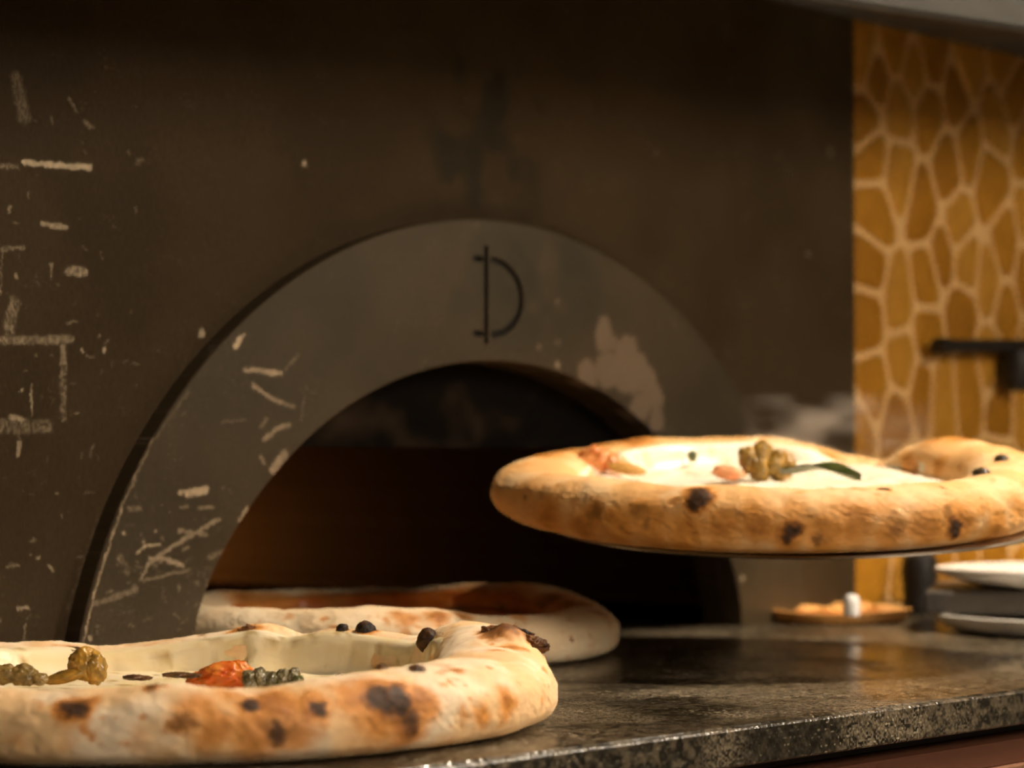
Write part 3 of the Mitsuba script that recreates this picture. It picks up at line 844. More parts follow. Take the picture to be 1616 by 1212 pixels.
SPOTS1 = [(-0.0003, -0.1607, 0.0219, 0.0055, 'char', 0.85, 0.0),
 (-0.0018, -0.1625, 0.0208, 0.0032, 'char', 0.7, 0.0),
 (0.0269, -0.1521, 0.0283, 0.0032, 'char', 0.95, 0.0015),
 (0.061, -0.1529, 0.0223, 0.0044, 'char', 0.95, 0.0),
 (0.0853, -0.146, 0.0201, 0.0035, 'char', 0.95, 0.0),
 (0.1067, -0.1311, 0.0228, 0.0061, 'char', 0.9, 0.0),
 (0.114, -0.1254, 0.0223, 0.0066, 'char', 0.95, 0.001),
 (0.1116, -0.1296, 0.02, 0.0056, 'char', 0.7, 0.0),
 (0.1189, -0.125, 0.014, 0.0061, 'brown', 1.0, 0.0),
 (0.071, -0.1552, 0.0117, 0.0055, 'brown', 1.0, 0.0),
 (0.0381, -0.163, 0.0176, 0.0059, 'brown', 0.75, 0.0),
 (0.0344, -0.1639, 0.0157, 0.0032, 'brown', 0.5, 0.0),
 (0.0709, -0.1495, 0.022, 0.0127, 'toast', 1.0, 0.0),
 (0.0821, -0.1466, 0.0211, 0.0104, 'toast', 1.0, 0.0),
 (0.0967, -0.1368, 0.0231, 0.0105, 'toast', 1.0, 0.0),
 (0.1068, -0.1324, 0.0208, 0.0176, 'toast', 1.0, 0.0),
 (0.1231, -0.1193, 0.0195, 0.0095, 'toast', 1.0, 0.0),
 (0.1158, -0.1273, 0.0127, 0.013, 'toast', 0.9, 0.0),
 (0.0623, -0.1584, 0.0134, 0.0137, 'toast', 0.85, 0.0),
 (0.0489, -0.162, 0.0142, 0.0114, 'toast', 0.8, 0.0),
 (0.0775, -0.1527, 0.0116, 0.0092, 'toast', 0.8, 0.0),
 (0.0427, -0.1597, 0.0212, 0.0114, 'toast', 0.7, 0.0),
 (0.0526, -0.1494, 0.0248, 0.0092, 'toast', 0.6, 0.0),
 (0.1546, -0.0812, 0.0151, 0.0079, 'toast', 0.95, 0.0),
 (0.1448, -0.0966, 0.0121, 0.0061, 'toast', 0.8, 0.0),
 (0.1387, -0.1038, 0.0143, 0.0048, 'toast', 0.7, 0.0),
 (-0.0134, -0.1607, 0.022, 0.0032, 'toast', 0.5, 0.0),
 (0.0042, -0.1656, 0.0152, 0.0032, 'toast', 0.8, 0.0),
 (0.0057, -0.1657, 0.0119, 0.0023, 'toast', 0.7, 0.0),
 (0.1355, -0.0877, 0.0288, 0.0034, 'toast', 0.9, 0.0),
 (0.1344, -0.1006, 0.0246, 0.0024, 'toast', 0.8, 0.0),
 (0.16, -0.0604, 0.0237, 0.0018, 'brown', 0.8, 0.0),
 (0.1299, -0.0883, 0.0295, 0.002, 'toast', 0.8, 0.0),
 (0.1684, -0.0466, 0.0143, 0.0036, 'toast', 0.6, 0.0),
 (0.0273, 0.1355, 0.029, 0.0078, 'toast', 1.0, 0.0),
 (0.0341, 0.1321, 0.0297, 0.0048, 'toast', 1.0, 0.0),
 (0.031, 0.1382, 0.0309, 0.003, 'brown', 1.0, 0.0012),
 (0.0596, 0.1241, 0.0272, 0.0024, 'brown', 0.7, 0.0),
 (-0.0061, 0.1321, 0.0195, 0.0027, 'toast', 0.9, 0.0),
 (0.0045, 0.1296, 0.019, 0.0021, 'toast', 0.7, 0.0),
 (-0.0154, 0.139, 0.0226, 0.0024, 'toast', 0.8, 0.0),
 (-0.0515, 0.1248, 0.0198, 0.009, 'toast', 1.0, 0.0),
 (-0.0464, 0.1234, 0.0168, 0.0072, 'toast', 1.0, 0.0),
 (-0.0494, 0.1277, 0.0206, 0.0036, 'char', 0.9, 0.0015),
 (-0.0469, 0.1265, 0.0194, 0.003, 'char', 0.8, 0.0),
 (-0.0772, 0.1129, 0.0222, 0.0041, 'toast', 0.9, 0.0),
 (0.0765, 0.1205, 0.0304, 0.0024, 'char', 0.9, 0.0),
 (0.0876, 0.1157, 0.0305, 0.0042, 'char', 0.8, 0.003),
 (0.1534, 0.0128, 0.0355, 0.0081, 'brown', 1.0, 0.005),
 (0.1497, 0.0165, 0.0369, 0.006, 'char', 0.95, 0.0),
 (0.1573, 0.021, 0.0362, 0.0055, 'char', 0.95, 0.0),
 (0.1624, 0.0136, 0.0328, 0.0054, 'brown', 1.0, 0.002),
 (0.1637, 0.0152, 0.0324, 0.0043, 'char', 0.8, 0.0),
 (0.1467, 0.0083, 0.0349, 0.0059, 'brown', 0.8, 0.0),
 (0.1563, -0.0053, 0.0315, 0.0069, 'toast', 1.0, 0.0),
 (0.1486, -0.0173, 0.0319, 0.0047, 'toast', 0.8, 0.0),
 (0.079, 0.1084, 0.025, 0.0024, 'toast', 0.8, 0.0),
 (0.0701, 0.1162, 0.0268, 0.0027, 'toast', 0.8, 0.0),
 (0.0862, 0.0991, 0.0178, 0.0035, 'brown', 0.5, 0.0),
 (0.0063, 0.1434, 0.0263, 0.0027, 'brown', 0.9, 0.0),
 (0.0786, -0.1277, 0.0285, 0.0024, 'toast', 0.6, 0.0),
 (-0.0064, -0.151, 0.026, 0.0014, 'toast', 0.5, 0.0),
 (0.0667, -0.1549, 0.0178, 0.0041, 'toast', 0.5, 0.0),
 (0.0499, -0.1502, 0.0254, 0.0018, 'toast', 0.6, 0.0),
 (-0.0213, -0.1642, 0.0099, 0.0045, 'toast', 0.4, 0.0),
 (-0.0018, -0.166, 0.0106, 0.0045, 'toast', 0.4, 0.0),
 (0.0223, -0.1652, 0.0103, 0.0054, 'toast', 0.35, 0.0)]
SPOTS2 = [(0.0229, -0.13, 0.0286, 0.0086, 'toast', 1.0, 0.0),
 (0.0397, -0.1258, 0.0288, 0.0086, 'toast', 1.0, 0.0),
 (0.0529, -0.116, 0.0288, 0.0067, 'toast', 0.9, 0.0),
 (0.013, -0.1352, 0.0267, 0.0033, 'toast', 0.8, 0.0),
 (0.1111, -0.0852, 0.0139, 0.002, 'brown', 0.9, 0.0),
 (0.1142, -0.08, 0.0126, 0.0017, 'brown', 0.8, 0.0),
 (0.106, -0.089, 0.0187, 0.0014, 'brown', 0.6, 0.0),
 (0.1202, -0.0694, 0.0158, 0.0014, 'brown', 0.6, 0.0),
 (0.132, -0.0293, 0.0204, 0.005, 'brown', 0.5, 0.0),
 (-0.0392, -0.1244, 0.0283, 0.0033, 'toast', 0.7, 0.0),
 (0.0984, -0.1002, 0.0087, 0.0027, 'toast', 0.5, 0.0),
 (0.0228, -0.1363, 0.0213, 0.0046, 'toast', 0.7, 0.0),
 (0.0827, -0.0934, 0.0269, 0.0054, 'toast', 0.8, 0.0),
 (0.0751, 0.0608, 0.0271, 0.0226, 'toast', 1.0, 0.0),  # far rim from here: toasting plus dim oven light painted in
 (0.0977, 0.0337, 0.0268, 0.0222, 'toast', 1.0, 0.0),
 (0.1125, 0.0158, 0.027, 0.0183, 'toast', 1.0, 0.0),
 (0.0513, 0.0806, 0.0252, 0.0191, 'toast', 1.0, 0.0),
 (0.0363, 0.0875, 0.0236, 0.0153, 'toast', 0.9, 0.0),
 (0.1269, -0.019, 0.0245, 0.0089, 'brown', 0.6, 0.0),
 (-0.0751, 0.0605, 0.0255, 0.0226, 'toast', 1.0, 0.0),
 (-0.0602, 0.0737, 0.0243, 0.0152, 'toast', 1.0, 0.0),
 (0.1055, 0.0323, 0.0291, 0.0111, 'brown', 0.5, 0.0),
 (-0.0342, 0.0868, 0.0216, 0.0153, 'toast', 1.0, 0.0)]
SPOTS3 = [(-0.138, -0.0721, 0.0184, 0.0034, 'brown', 0.9, 0.0),
 (-0.1357, -0.0746, 0.0208, 0.0202, 'toast', 0.5, 0.0),
 (-0.1254, 0.0418, 0.0295, 0.0146, 'toast', 0.9, 0.0),
 (-0.1097, 0.0729, 0.0284, 0.0112, 'toast', 0.9, 0.0),
 (-0.1392, 0.0029, 0.028, 0.0107, 'toast', 0.5, 0.0),
 (-0.1018, -0.1179, 0.0181, 0.0065, 'brown', 0.7, 0.0),
 (-0.0803, -0.1327, 0.0204, 0.0077, 'brown', 0.65, 0.0),
 (-0.0497, -0.1397, 0.0296, 0.007, 'char', 0.95, 0.001),
 (-0.0517, -0.1421, 0.0271, 0.0051, 'char', 0.9, 0.0),
 (-0.0625, -0.1378, 0.0254, 0.0051, 'brown', 0.7, 0.0),
 (-0.0757, -0.1355, 0.0135, 0.0039, 'brown', 0.7, 0.0),
 (-0.0301, -0.1518, 0.0209, 0.0044, 'brown', 0.6, 0.0),
 (-0.0077, 0.0351, 0.012, 0.0047, 'brown', 0.8, 0.0),
 (-0.0055, -0.1564, 0.0128, 0.0051, 'char', 0.75, 0.0),
 (0.0087, -0.1557, 0.0095, 0.0044, 'brown', 0.8, 0.0),
 (0.0043, -0.1547, 0.0217, 0.0028, 'brown', 0.7, 0.0),
 (0.0493, -0.1481, 0.0129, 0.0089, 'brown', 0.6, 0.0),
 (0.0801, -0.1344, 0.011, 0.0051, 'char', 0.8, 0.0),
 (0.0761, -0.1362, 0.0184, 0.0045, 'brown', 0.7, 0.0),
 (0.0469, -0.1478, 0.0209, 0.0038, 'brown', 0.6, 0.0),
 (0.0431, -0.1326, 0.0313, 0.0029, 'char', 0.8, 0.0),
 (0.0654, -0.1209, 0.0313, 0.0019, 'brown', 0.6, 0.0),
 (0.0756, -0.1228, 0.0307, 0.0023, 'brown', 0.8, 0.0),
 (0.0247, -0.1525, 0.02, 0.0038, 'toast', 0.8, 0.0),
 (0.092, 0.0677, 0.0177, 0.0082, 'toast', 0.9, 0.0),
 (0.101, 0.0376, 0.0222, 0.0073, 'toast', 0.8, 0.0),
 (0.1083, 0.0145, 0.0233, 0.0029, 'brown', 0.7, 0.0),
 (0.0493, 0.1225, 0.0193, 0.0077, 'toast', 0.8, 0.0),
 (0.0695, 0.1165, 0.0159, 0.0046, 'toast', 0.7, 0.0),
 (-0.071, 0.1102, 0.0299, 0.0153, 'toast', 1.0, 0.0),
 (-0.0911, 0.1001, 0.0285, 0.0099, 'toast', 0.9, 0.0),
 (0.1196, 0.0658, 0.0342, 0.0126, 'toast', 1.0, 0.0),
 (0.1039, 0.0754, 0.0326, 0.0112, 'toast', 0.9, 0.0),
 (0.0897, 0.0763, 0.0209, 0.0082, 'toast', 0.9, 0.0),
 (-0.1266, -0.0574, 0.0298, 0.0048, 'toast', 0.6, 0.0),
 (-0.12, -0.0859, 0.0283, 0.0033, 'brown', 0.4, 0.0),
 (-0.1296, -0.0797, 0.0245, 0.0033, 'brown', 0.5, 0.0),
 (-0.1257, -0.0927, 0.0119, 0.0146, 'toast', 0.85, 0.0),
 (-0.1081, -0.1119, 0.0095, 0.0144, 'toast', 0.85, 0.0),
 (-0.0912, -0.1274, 0.0119, 0.0142, 'toast', 0.85, 0.0),
 (-0.0738, -0.1364, 0.0139, 0.0141, 'toast', 0.85, 0.0),
 (-0.0571, -0.1443, 0.0118, 0.014, 'toast', 0.85, 0.0),
 (-0.0397, -0.1503, 0.0145, 0.014, 'toast', 0.85, 0.0),
 (-0.0228, -0.1547, 0.0168, 0.0139, 'toast', 0.85, 0.0),
 (-0.0066, -0.1565, 0.0128, 0.0139, 'toast', 0.85, 0.0),
 (0.012, -0.1555, 0.0123, 0.0139, 'toast', 0.85, 0.0),
 (0.0281, -0.153, 0.0156, 0.0139, 'toast', 0.85, 0.0),
 (0.0451, -0.1495, 0.0101, 0.014, 'toast', 0.85, 0.0),
 (0.0647, -0.1426, 0.012, 0.014, 'toast', 0.85, 0.0),
 (0.0838, -0.132, 0.0124, 0.0142, 'toast', 0.85, 0.0),
 (0.1045, -0.1144, 0.0048, 0.0144, 'toast', 0.85, 0.0),
 (-0.1323, -0.0827, 0.0186, 0.0114, 'toast', 0.55, 0.0),
 (-0.11, -0.1108, 0.0171, 0.0111, 'toast', 0.55, 0.0),
 (-0.0882, -0.1287, 0.0188, 0.011, 'toast', 0.55, 0.0),
 (-0.0655, -0.1392, 0.0212, 0.0109, 'toast', 0.55, 0.0),
 (-0.0446, -0.1476, 0.0215, 0.0108, 'toast', 0.55, 0.0),
 (-0.0236, -0.1526, 0.0224, 0.0108, 'toast', 0.55, 0.0),
 (-0.0022, -0.1544, 0.0227, 0.0107, 'toast', 0.55, 0.0),
 (0.0203, -0.1519, 0.0227, 0.0108, 'toast', 0.55, 0.0),
 (0.0424, -0.1479, 0.0227, 0.0108, 'toast', 0.55, 0.0),
 (0.0661, -0.1404, 0.0216, 0.0109, 'toast', 0.55, 0.0),
 (0.0906, -0.1266, 0.0204, 0.011, 'toast', 0.55, 0.0),
 (0.1187, -0.0996, 0.0172, 0.0112, 'toast', 0.55, 0.0)]

def moved(v, M):
    return np.asarray(v) @ M[:3, :3].T + M[:3, 3]

def tinted(mesh, c0, c1, freq, seed):
    v = np.asarray(mesh.vertices)
    t = np.clip((meshkit.fbm(v * freq + seed, 3, seed) - 0.3) / 0.4, 0, 1)[:, None]
    return np.asarray(c0) * (1 - t) + np.asarray(c1) * t

def topping(pizza, name, parts, c0, c1, M, label=None, freq=160, seed=1, bsdf='topping'):
    """parts: lumps in the pizza's own axes, joined into one piece."""
    mesh = trimesh.util.concatenate(parts)
    col = tinted(mesh, c0, c1, freq, seed)
    mesh.vertices = moved(mesh.vertices, M)
    key = obj(name, mesh, bsdf, pizza, smooth=True, color=col)
    if label:
        labels[key] = {'label': label}
    return key

def lump_at(at, radii, seed, turn=0.0, lean=0.0, rough=0.3, freq=2.0):
    m = lump(radii, seed, rough, freq)
    m.apply_transform(trimesh.transformations.rotation_matrix(math.radians(lean), [0, 1, 0]))
    m.apply_transform(trimesh.transformations.rotation_matrix(math.radians(turn), [0, 0, 1]))
    m.apply_translation(at)
    return m

def make_pizza(name, s, M, spots, label, cheese=None):
    v, f, o, on_rim = pizza_crust(s, spots)
    col = pizza_color(s, v, o, on_rim, spots)
    obj('crust', (moved(v, M), f), 'baked_dough', name, smooth=True, color=np.clip(col, 0, 1))
    # cheese: a puddle over the base that climbs the inner slope of the rim
    phi = np.arange(0, 360, 1.5)
    Ro, h, a = pizza_rim(s, phi)
    r_in = Ro - 2 * a
    climb = periodic(cheese['climb'], phi)
    rr = np.concatenate([np.linspace(0.001, 0.9, 22), np.linspace(0.92, 1.0, 6)])
    R2 = r_in + climb
    rad = R2[:, None] * rr[None]
    P = np.broadcast_to(phi[:, None], rad.shape)
    top = pizza_top(s, rad.ravel(), P.ravel()).reshape(rad.shape)
    xy = np.stack([rad * np.sin(np.radians(P)), -rad * np.cos(np.radians(P))], -1)
    o2 = np.concatenate([xy, (top * 2.0 + 0.3 * s['seed'])[..., None]], -1).reshape(-1, 3)
    edge_fade = np.clip((1.0 - rr) / 0.06, 0, 1)[None]
    z = top + 0.0006 - 0.0018 * (1 - edge_fade) + (cheese['thick'] * meshkit.fbm(o2 * 55, 3, 5).reshape(rad.shape)) * edge_fade
    v = np.concatenate([xy, z[..., None]], -1).reshape(-1, 3)
    n, m = rad.shape
    i, j = np.meshgrid(np.arange(n), np.arange(m - 1), indexing='ij')
    k = (i + 1) % n
    q = np.stack([i * m + j, i * m + j + 1, k * m + j + 1, k * m + j], -1).reshape(-1, 4)
    f = np.vstack([q[:, [0, 1, 2]], q[:, [0, 2, 3]]])
    mesh = trimesh.Trimesh(v, f, process=False)
    if mesh.face_normals[:, 2].sum() < 0:
        f = f[:, ::-1]
    c0, c1, c2 = (np.array(c) for c in cheese['colors'])
    t1 = np.clip((meshkit.fbm(o2 * 70, 3, 6) - 0.40) / 0.25, 0, 1)[:, None]
    t2 = np.clip((meshkit.fbm(o2 * 130, 3, 7) - 0.60) / 0.10, 0, 1)[:, None] * cheese['dirty']
    col = (c0 * (1 - t1) + c1 * t1) * (1 - t2) + c2 * t2
    obj('cheese', (moved(v, M), f), 'melted_cheese', name, smooth=True, color=col)
    tag(name, label, 'pizza', 'freshly baked pizzas')
    return name

CREAM = ((0.87, 0.70, 0.39), (0.92, 0.80, 0.55), (0.42, 0.26, 0.06))
WHITE = ((0.84, 0.75, 0.56), (0.90, 0.85, 0.72), (0.55, 0.38, 0.12))
SAUCE = ((0.55, 0.15, 0.025), (0.66, 0.27, 0.06), (0.30, 0.08, 0.02))
make_pizza('pizza', P1, M1, SPOTS1, 'large pale pizza with black char spots in the front left foreground on the granite counter',
           dict(climb=[(0, 0.003), (60, 0.003), (110, 0.009), (148, 0.016), (185, 0.012), (210, 0.012), (300, 0.004)], thick=0.003, colors=CREAM, dirty=0.8))
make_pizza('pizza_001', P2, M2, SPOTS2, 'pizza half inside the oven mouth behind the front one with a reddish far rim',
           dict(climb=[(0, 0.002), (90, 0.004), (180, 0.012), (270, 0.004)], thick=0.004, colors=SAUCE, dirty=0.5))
make_pizza('pizza_002', P3, M3, SPOTS3, 'golden toasted pizza held up on a metal peel in front of the oven mouth',
           dict(climb=[(0, 0.006), (-60, 0.003), (-90, 0.002), (-120, 0.006), (-150, 0.010), (180, 0.012), (160, 0.008), (145, 0.004), (120, 0.001), (90, 0.002), (40, 0.006)], thick=0.005, colors=WHITE, dirty=0.5))

# toppings: positions in each pizza's own axes
TOPS = {'cap1': (0.1493, 0.02, 0.0373), 'cap2': (0.1551, 0.0207, 0.0368), 'cap3': (0.1617, 0.0135, 0.0332), 'cap4': (-0.0503, 0.1266, 0.0203), 'cap5': (0.0314, 0.1372, 0.0307), 'tomato1': (0.0318, 0.0063, 0.0185), 'aubergine1': (0.0557, -0.0124, 0.018), 'pea1': (0.0673, -0.0184, 0.018), 'artichoke1': (-0.0302, 0.0258, 0.019), 'olive1': (-0.0521, -0.005, 0.02), 'crumb1': (0.1056, -0.0943, 0.0301), 'crumb2': (0.1189, -0.0968, 0.0301), 'crumb3': (0.0844, -0.0111, 0.02), 'crumb4': (-0.0034, -0.0026, 0.019), 'crumb5': (0.0154, -0.0077, 0.0205), 'blister1': (0.1186, 0.0577, 0.0299), 'blister2': (0.0876, 0.1157, 0.0305), 'blister3': (0.0765, 0.1205, 0.0304), 'tomato3': (-0.0957, 0.0574, 0.025), 'tomato4': (-0.0222, 0.0107, 0.022), 'artichoke3': (-0.003, 0.0245, 0.026), 'herb3': (-0.0365, 0.096, 0.022), 'onion3': (-0.0791, 0.032, 0.022), 'olive3': (0.1045, -0.0737, 0.0311), 'olive4': (0.1244, -0.0255, 0.0321), 'leaf_a': (0.0045, -0.013, 0.024), 'leaf_b': (0.0417, -0.0647, 0.027)}
def top_at(k, dz=0.0):
    x, y, z = TOPS[k]
    return np.array([x, y, z + dz])
RED, ORANGE, DEEP = (0.60, 0.085, 0.010), (0.78, 0.26, 0.045), (0.35, 0.03, 0.008)
OLIVE, MOSS, STRAW = (0.30, 0.19, 0.035), (0.10, 0.075, 0.02), (0.62, 0.44, 0.14)
a = top_at('tomato1')
topping('pizza', 'tomato', [lump_at(a, (0.0112, 0.007, 0.0062), 3, lean=-12), lump_at(a + [0.008, 0.002, 0.000], (0.0075, 0.006, 0.0062), 5, lean=25), lump_at(a + [-0.008, 0.001, -0.0015], (0.006, 0.005, 0.0035), 6)],
        RED, ORANGE, M1, 'bright red roasted tomato piece', 220, 2)
a = top_at('aubergine1')
topping('pizza', 'grilled_vegetable', [lump_at(a + [dx, 0.001 * k, 0.0008 * math.sin(k * 2.1)], (0.0036, 0.006, 0.0052), 20 + k, lean=8 * k - 20, rough=0.25) for k, dx in enumerate((-0.0085, -0.0045, 0.0, 0.0045, 0.0085))],
        (0.24, 0.20, 0.11), (0.085, 0.07, 0.03), M1, 'wrinkled grey green grilled vegetable', 260, 3)
a = top_at('pea1')
topping('pizza', 'caper', [lump_at(a, (0.0030, 0.003, 0.0034), 8)], (0.13, 0.13, 0.035), (0.06, 0.06, 0.02), M1, 'small green caper', 300, 4)
a = top_at('artichoke1')
topping('pizza', 'artichoke', [lump_at(a + [0.002, 0.002, 0.003], (0.008, 0.006, 0.0072), 31, lean=30), lump_at(a + [0.006, 0.0, 0.001], (0.005, 0.005, 0.007), 32), lump_at(a + [-0.0065, -0.001, -0.002], (0.010, 0.005, 0.0028), 33, lean=-14, rough=0.12)],
        (0.52, 0.28, 0.045), (0.20, 0.12, 0.025), M1, 'olive and amber artichoke piece', 240, 5)
a = top_at('olive1')
topping('pizza', 'olive_piece', [lump_at(a + [0.003, 0, 0], (0.006, 0.005, 0.0046), 41), lump_at(a + [-0.005, 0, 0.0005], (0.0055, 0.005, 0.0042), 42), lump_at(a + [0.0095, 0, -0.0015], (0.004, 0.004, 0.0026), 43)],
        (0.26, 0.17, 0.05), (0.10, 0.065, 0.02), M1, 'dark olive vegetable piece', 260, 6)
for k, (rx, h) in {'crumb1': (0.0019, 0.0022), 'crumb2': (0.0024, 0.0022), 'crumb3': (0.0022, 0.0016), 'crumb4': (0.0045, 0.0012), 'crumb5': (0.006, 0.0012)}.items():
    a = top_at(k)
    topping('pizza', 'crumb', [lump_at(a, (rx, rx, h), 50), lump_at(a + [rx, 0, -0.0004], (rx * 0.8, rx, h * 0.8), 51)], (0.16, 0.07, 0.02), (0.04, 0.02, 0.01), M1, None, 300, 7)
for k, (rx, h) in {'blister1': (0.0050, 0.0058), 'blister2': (0.0048, 0.0048), 'blister3': (0.0030, 0.0034)}.items():
    a = top_at(k)
    topping('pizza', 'blister', [lump_at(a, (rx, rx * 0.95, h), 60 + int(k[-1]) * 3, rough=0.2, freq=1.3)], (0.10, 0.045, 0.015), (0.016, 0.010, 0.007), M1, None, 160, 20 + int(k[-1]), 'charred')
for k in ('blister', 'blister_001', 'blister_002'):
    labels['pizza__' + k] = {'label': 'burnt black blister on the rim'}
# held pizza
for k in ('cap1', 'cap2', 'cap3', 'cap4', 'cap5'):
    a = top_at(k)
    i = int(k[-1])
    rx = (0.0062, 0.0058, 0.0062, 0.0040, 0.0042)[i - 1]
    topping('pizza', 'burnt_crust', [lump_at(a + [0, 0, -0.0016], (rx * 1.15, rx, rx * 0.62), 140 + i, rough=0.55, freq=2.6), lump_at(a + [rx * 0.8, 0.001, -0.0022], (rx * 0.9, rx * 0.8, rx * 0.5), 150 + i, rough=0.55, freq=2.6)],
            (0.22, 0.085, 0.022), (0.022, 0.012, 0.008), M1, None, 190, 30 + i, 'charred')
a = top_at('tomato3')
topping('pizza_002', 'tomato', [lump_at(a, (0.0105, 0.008, 0.0072), 71), lump_at(a + [0.011, -0.001, -0.002], (0.009, 0.007, 0.0050), 72, lean=20)], (0.66, 0.20, 0.05), (0.78, 0.36, 0.13), M3, 'soft orange red tomato piece near the tip', 200, 8)
a = top_at('tomato4')
topping('pizza_002', 'tomato', [lump_at(a, (0.009, 0.007, 0.0040), 73, lean=8)], (0.70, 0.26, 0.10), (0.74, 0.36, 0.18), M3, 'pinkish tomato piece', 200, 9)
a = top_at('artichoke3')
topping('pizza_002', 'artichoke', [lump_at(a + [dx, dy, dz], (0.0062, 0.006, 0.0085), 80 + k, lean=l) for k, (dx, dy, dz, l) in enumerate(((-0.006, 0, 0.001, -18), (0.001, 0.002, 0.004, 5), (0.008, 0, 0.000, 25), (0.013, 0.001, -0.003, 40), (-0.001, -0.002, -0.003, 0)))],
        (0.46, 0.26, 0.05), (0.16, 0.10, 0.02), M3, 'large olive brown artichoke heart', 220, 10)
a = top_at('herb3')
topping('pizza_002', 'herb', [lump_at(a, (0.003, 0.004, 0.0035), 90)], (0.07, 0.10, 0.03), (0.14, 0.15, 0.05), M3, 'small green herb bit', 300, 11)
a = top_at('onion3')
topping('pizza_002', 'browned_patch', [lump_at(a, (0.011, 0.008, 0.0030), 92, lean=10)], (0.46, 0.22, 0.04), (0.62, 0.36, 0.10), M3, 'browned cheese blister', 200, 12)
for k, (rx, h) in {'olive3': (0.0050, 0.0030), 'olive4': (0.0042, 0.0036)}.items():
    a = top_at(k)
    topping('pizza_002', 'olive', [lump_at(a, (rx, rx, h), 94, rough=0.12)], (0.03, 0.02, 0.012), (0.06, 0.04, 0.02), M3, 'black olive' if k == 'olive3' else None, 200, 13)

def leaf(a, b, width, rise):
    """A bent basil leaf from a to b in the pizza's own axes."""
    a, b = np.asarray(a), np.asarray(b)
    d = (b - a) / np.linalg.norm(b - a)
    side = np.cross([0, 0, 1.0], d)
    side /= np.linalg.norm(side)
    v, nu, nv = [], 30, 11
    for lay in (1, -1):
        for i in range(nu):
            t = i / (nu - 1)
            w = width * (math.sin(math.pi * min(t * 0.97 + 0.02, 1)) ** 0.75)
            for j in range(nv):
                s_ = j / (nv - 1) * 2 - 1
                v.append(a + (b - a) * t + side * (s_ * w) + np.array([0, 0, rise * math.sin(math.pi * t) + 0.0030 * abs(s_) - 0.0008 * math.sin(9 * t) + lay * 0.0004]))
    f = []
    for lay in range(2):
        for i in range(nu - 1):
            for j in range(nv - 1):
                p = lay * nu * nv + i * nv + j
                f += [[p, p + nv, p + nv + 1], [p, p + nv + 1, p + 1]] if lay == 0 else [[p, p + nv + 1, p + nv], [p, p + 1, p + nv + 1]]
    return trimesh.Trimesh(np.array(v), np.array(f), process=False)
topping('pizza_002', 'basil_leaf', [leaf(top_at('leaf_a'), top_at('leaf_b'), 0.0085, 0.0035)], (0.045, 0.060, 0.014), (0.10, 0.11, 0.03), M3, 'long wilted dark green basil leaf', 160, 14)
# pizza in the mouth: tomato pulp
a = np.array([0.055, 0.035, 0.014])
topping('pizza_001', 'tomato', [lump_at(a, (0.030, 0.020, 0.010), 96), lump_at(a + [0.035, -0.01, -0.002], (0.022, 0.018, 0.009), 97)], (0.40, 0.08, 0.015), (0.52, 0.20, 0.04), M2, 'dark red tomato pulp', 120, 15)

# ------------------------------------------------------------------ peel under the held pizza
pl = 'pizza_peel'
MP = M3 @ trimesh.transformations.translation_matrix([0, 0, -0.0016]) @ trimesh.transformations.rotation_matrix(math.radians(-0.5), [0, 1, 0])
disc = lathe([(0.0, -0.0024), (0.1410, -0.0024), (0.1428, -0.0020), (0.1434, -0.0012), (0.1428, -0.0004), (0.141, -0.0003), (0.0, -0.0003)], (0.018, 0.0, 0.0), sections=160)
disc.vertices = moved(disc.vertices, MP)
obj('blade', disc, 'steel_peel', pl, smooth=30)
neck = trimesh.convex.convex_hull(np.array([(x, y * w, z) for x, w in ((0.118, 0.030), (0.150, 0.018), (0.20, 0.011)) for y in (-1, 1) for z in (-0.0052, -0.0018)]))
neck.vertices = moved(neck.vertices, MP)
obj('neck', neck, 'steel_peel', pl)
hnd = bar([0.17, 0, -0.0075], [1.1, 0, -0.0075], 0.0055)
hnd.vertices = moved(hnd.vertices, MP)
obj('handle', hnd, 'steel_peel', pl, smooth=30)
tag(pl, 'thin round metal peel under the raised pizza', 'peel')

# ------------------------------------------------------------------ things on the counter at the right
def on_counter(key):
    return np.array(PLACES[key])
PLACES = {'dish': (0.3103, -0.029, 0.0), 'stub': (0.2466, -0.0862, 0.0088), 'stack': (0.338, -0.1845, 0.0), 'jar': (0.4213, -0.0257, 0.0), 'rail_a': (0.4698, -0.012, 0.1944), 'rail_b': (0.585, -0.012, 0.1981), 'rail_k': (0.581, -0.012, 0.1814)}
ds = 'serving_dish'
p0 = on_counter('dish')
prof = [(0.0, 0.0), (0.037, 0.0), (0.0420, 0.0014), (0.0455, 0.0072), (0.0465, 0.0084), (0.0455, 0.0090), (0.043, 0.0080), (0.038, 0.0040), (0.0, 0.0036)]
d_ = lathe(np.array(prof) * [1.13, 1.0], sections=90)
d_.vertices[:, 2] *= 1 + 0.10 * np.sin(3 * np.arctan2(d_.vertices[:, 1], d_.vertices[:, 0]))
d_.apply_translation(p0)
obj('plate', d_, 'dish_brown', ds, smooth=30)
obj('foot', lathe([(0.0, -0.0004), (0.033, -0.0004), (0.036, 0.0009), (0.0, 0.0009)], p0, 60), 'dish_dark', ds)  # dark disc that paints the shadow line under the dish
for k, (u, w, rx, h) in enumerate(((-0.018, -0.004, 0.014, 0.0032), (-0.002, -0.010, 0.013, 0.0030), (0.018, -0.002, 0.011, 0.0048), (0.032, -0.006, 0.008, 0.0040))):
    m_ = lump_at(p0 + RIGHT * u + AHEAD * w + np.array([0, 0, 0.0080]), (rx, 0.007, h), 100 + k)
    obj('crust_scrap', m_, 'dish_brown', ds, smooth=True)
tag(ds, 'small flat orange brown dish with crust scraps on the counter right of the mouth', 'dish')
sp = on_counter('stub')
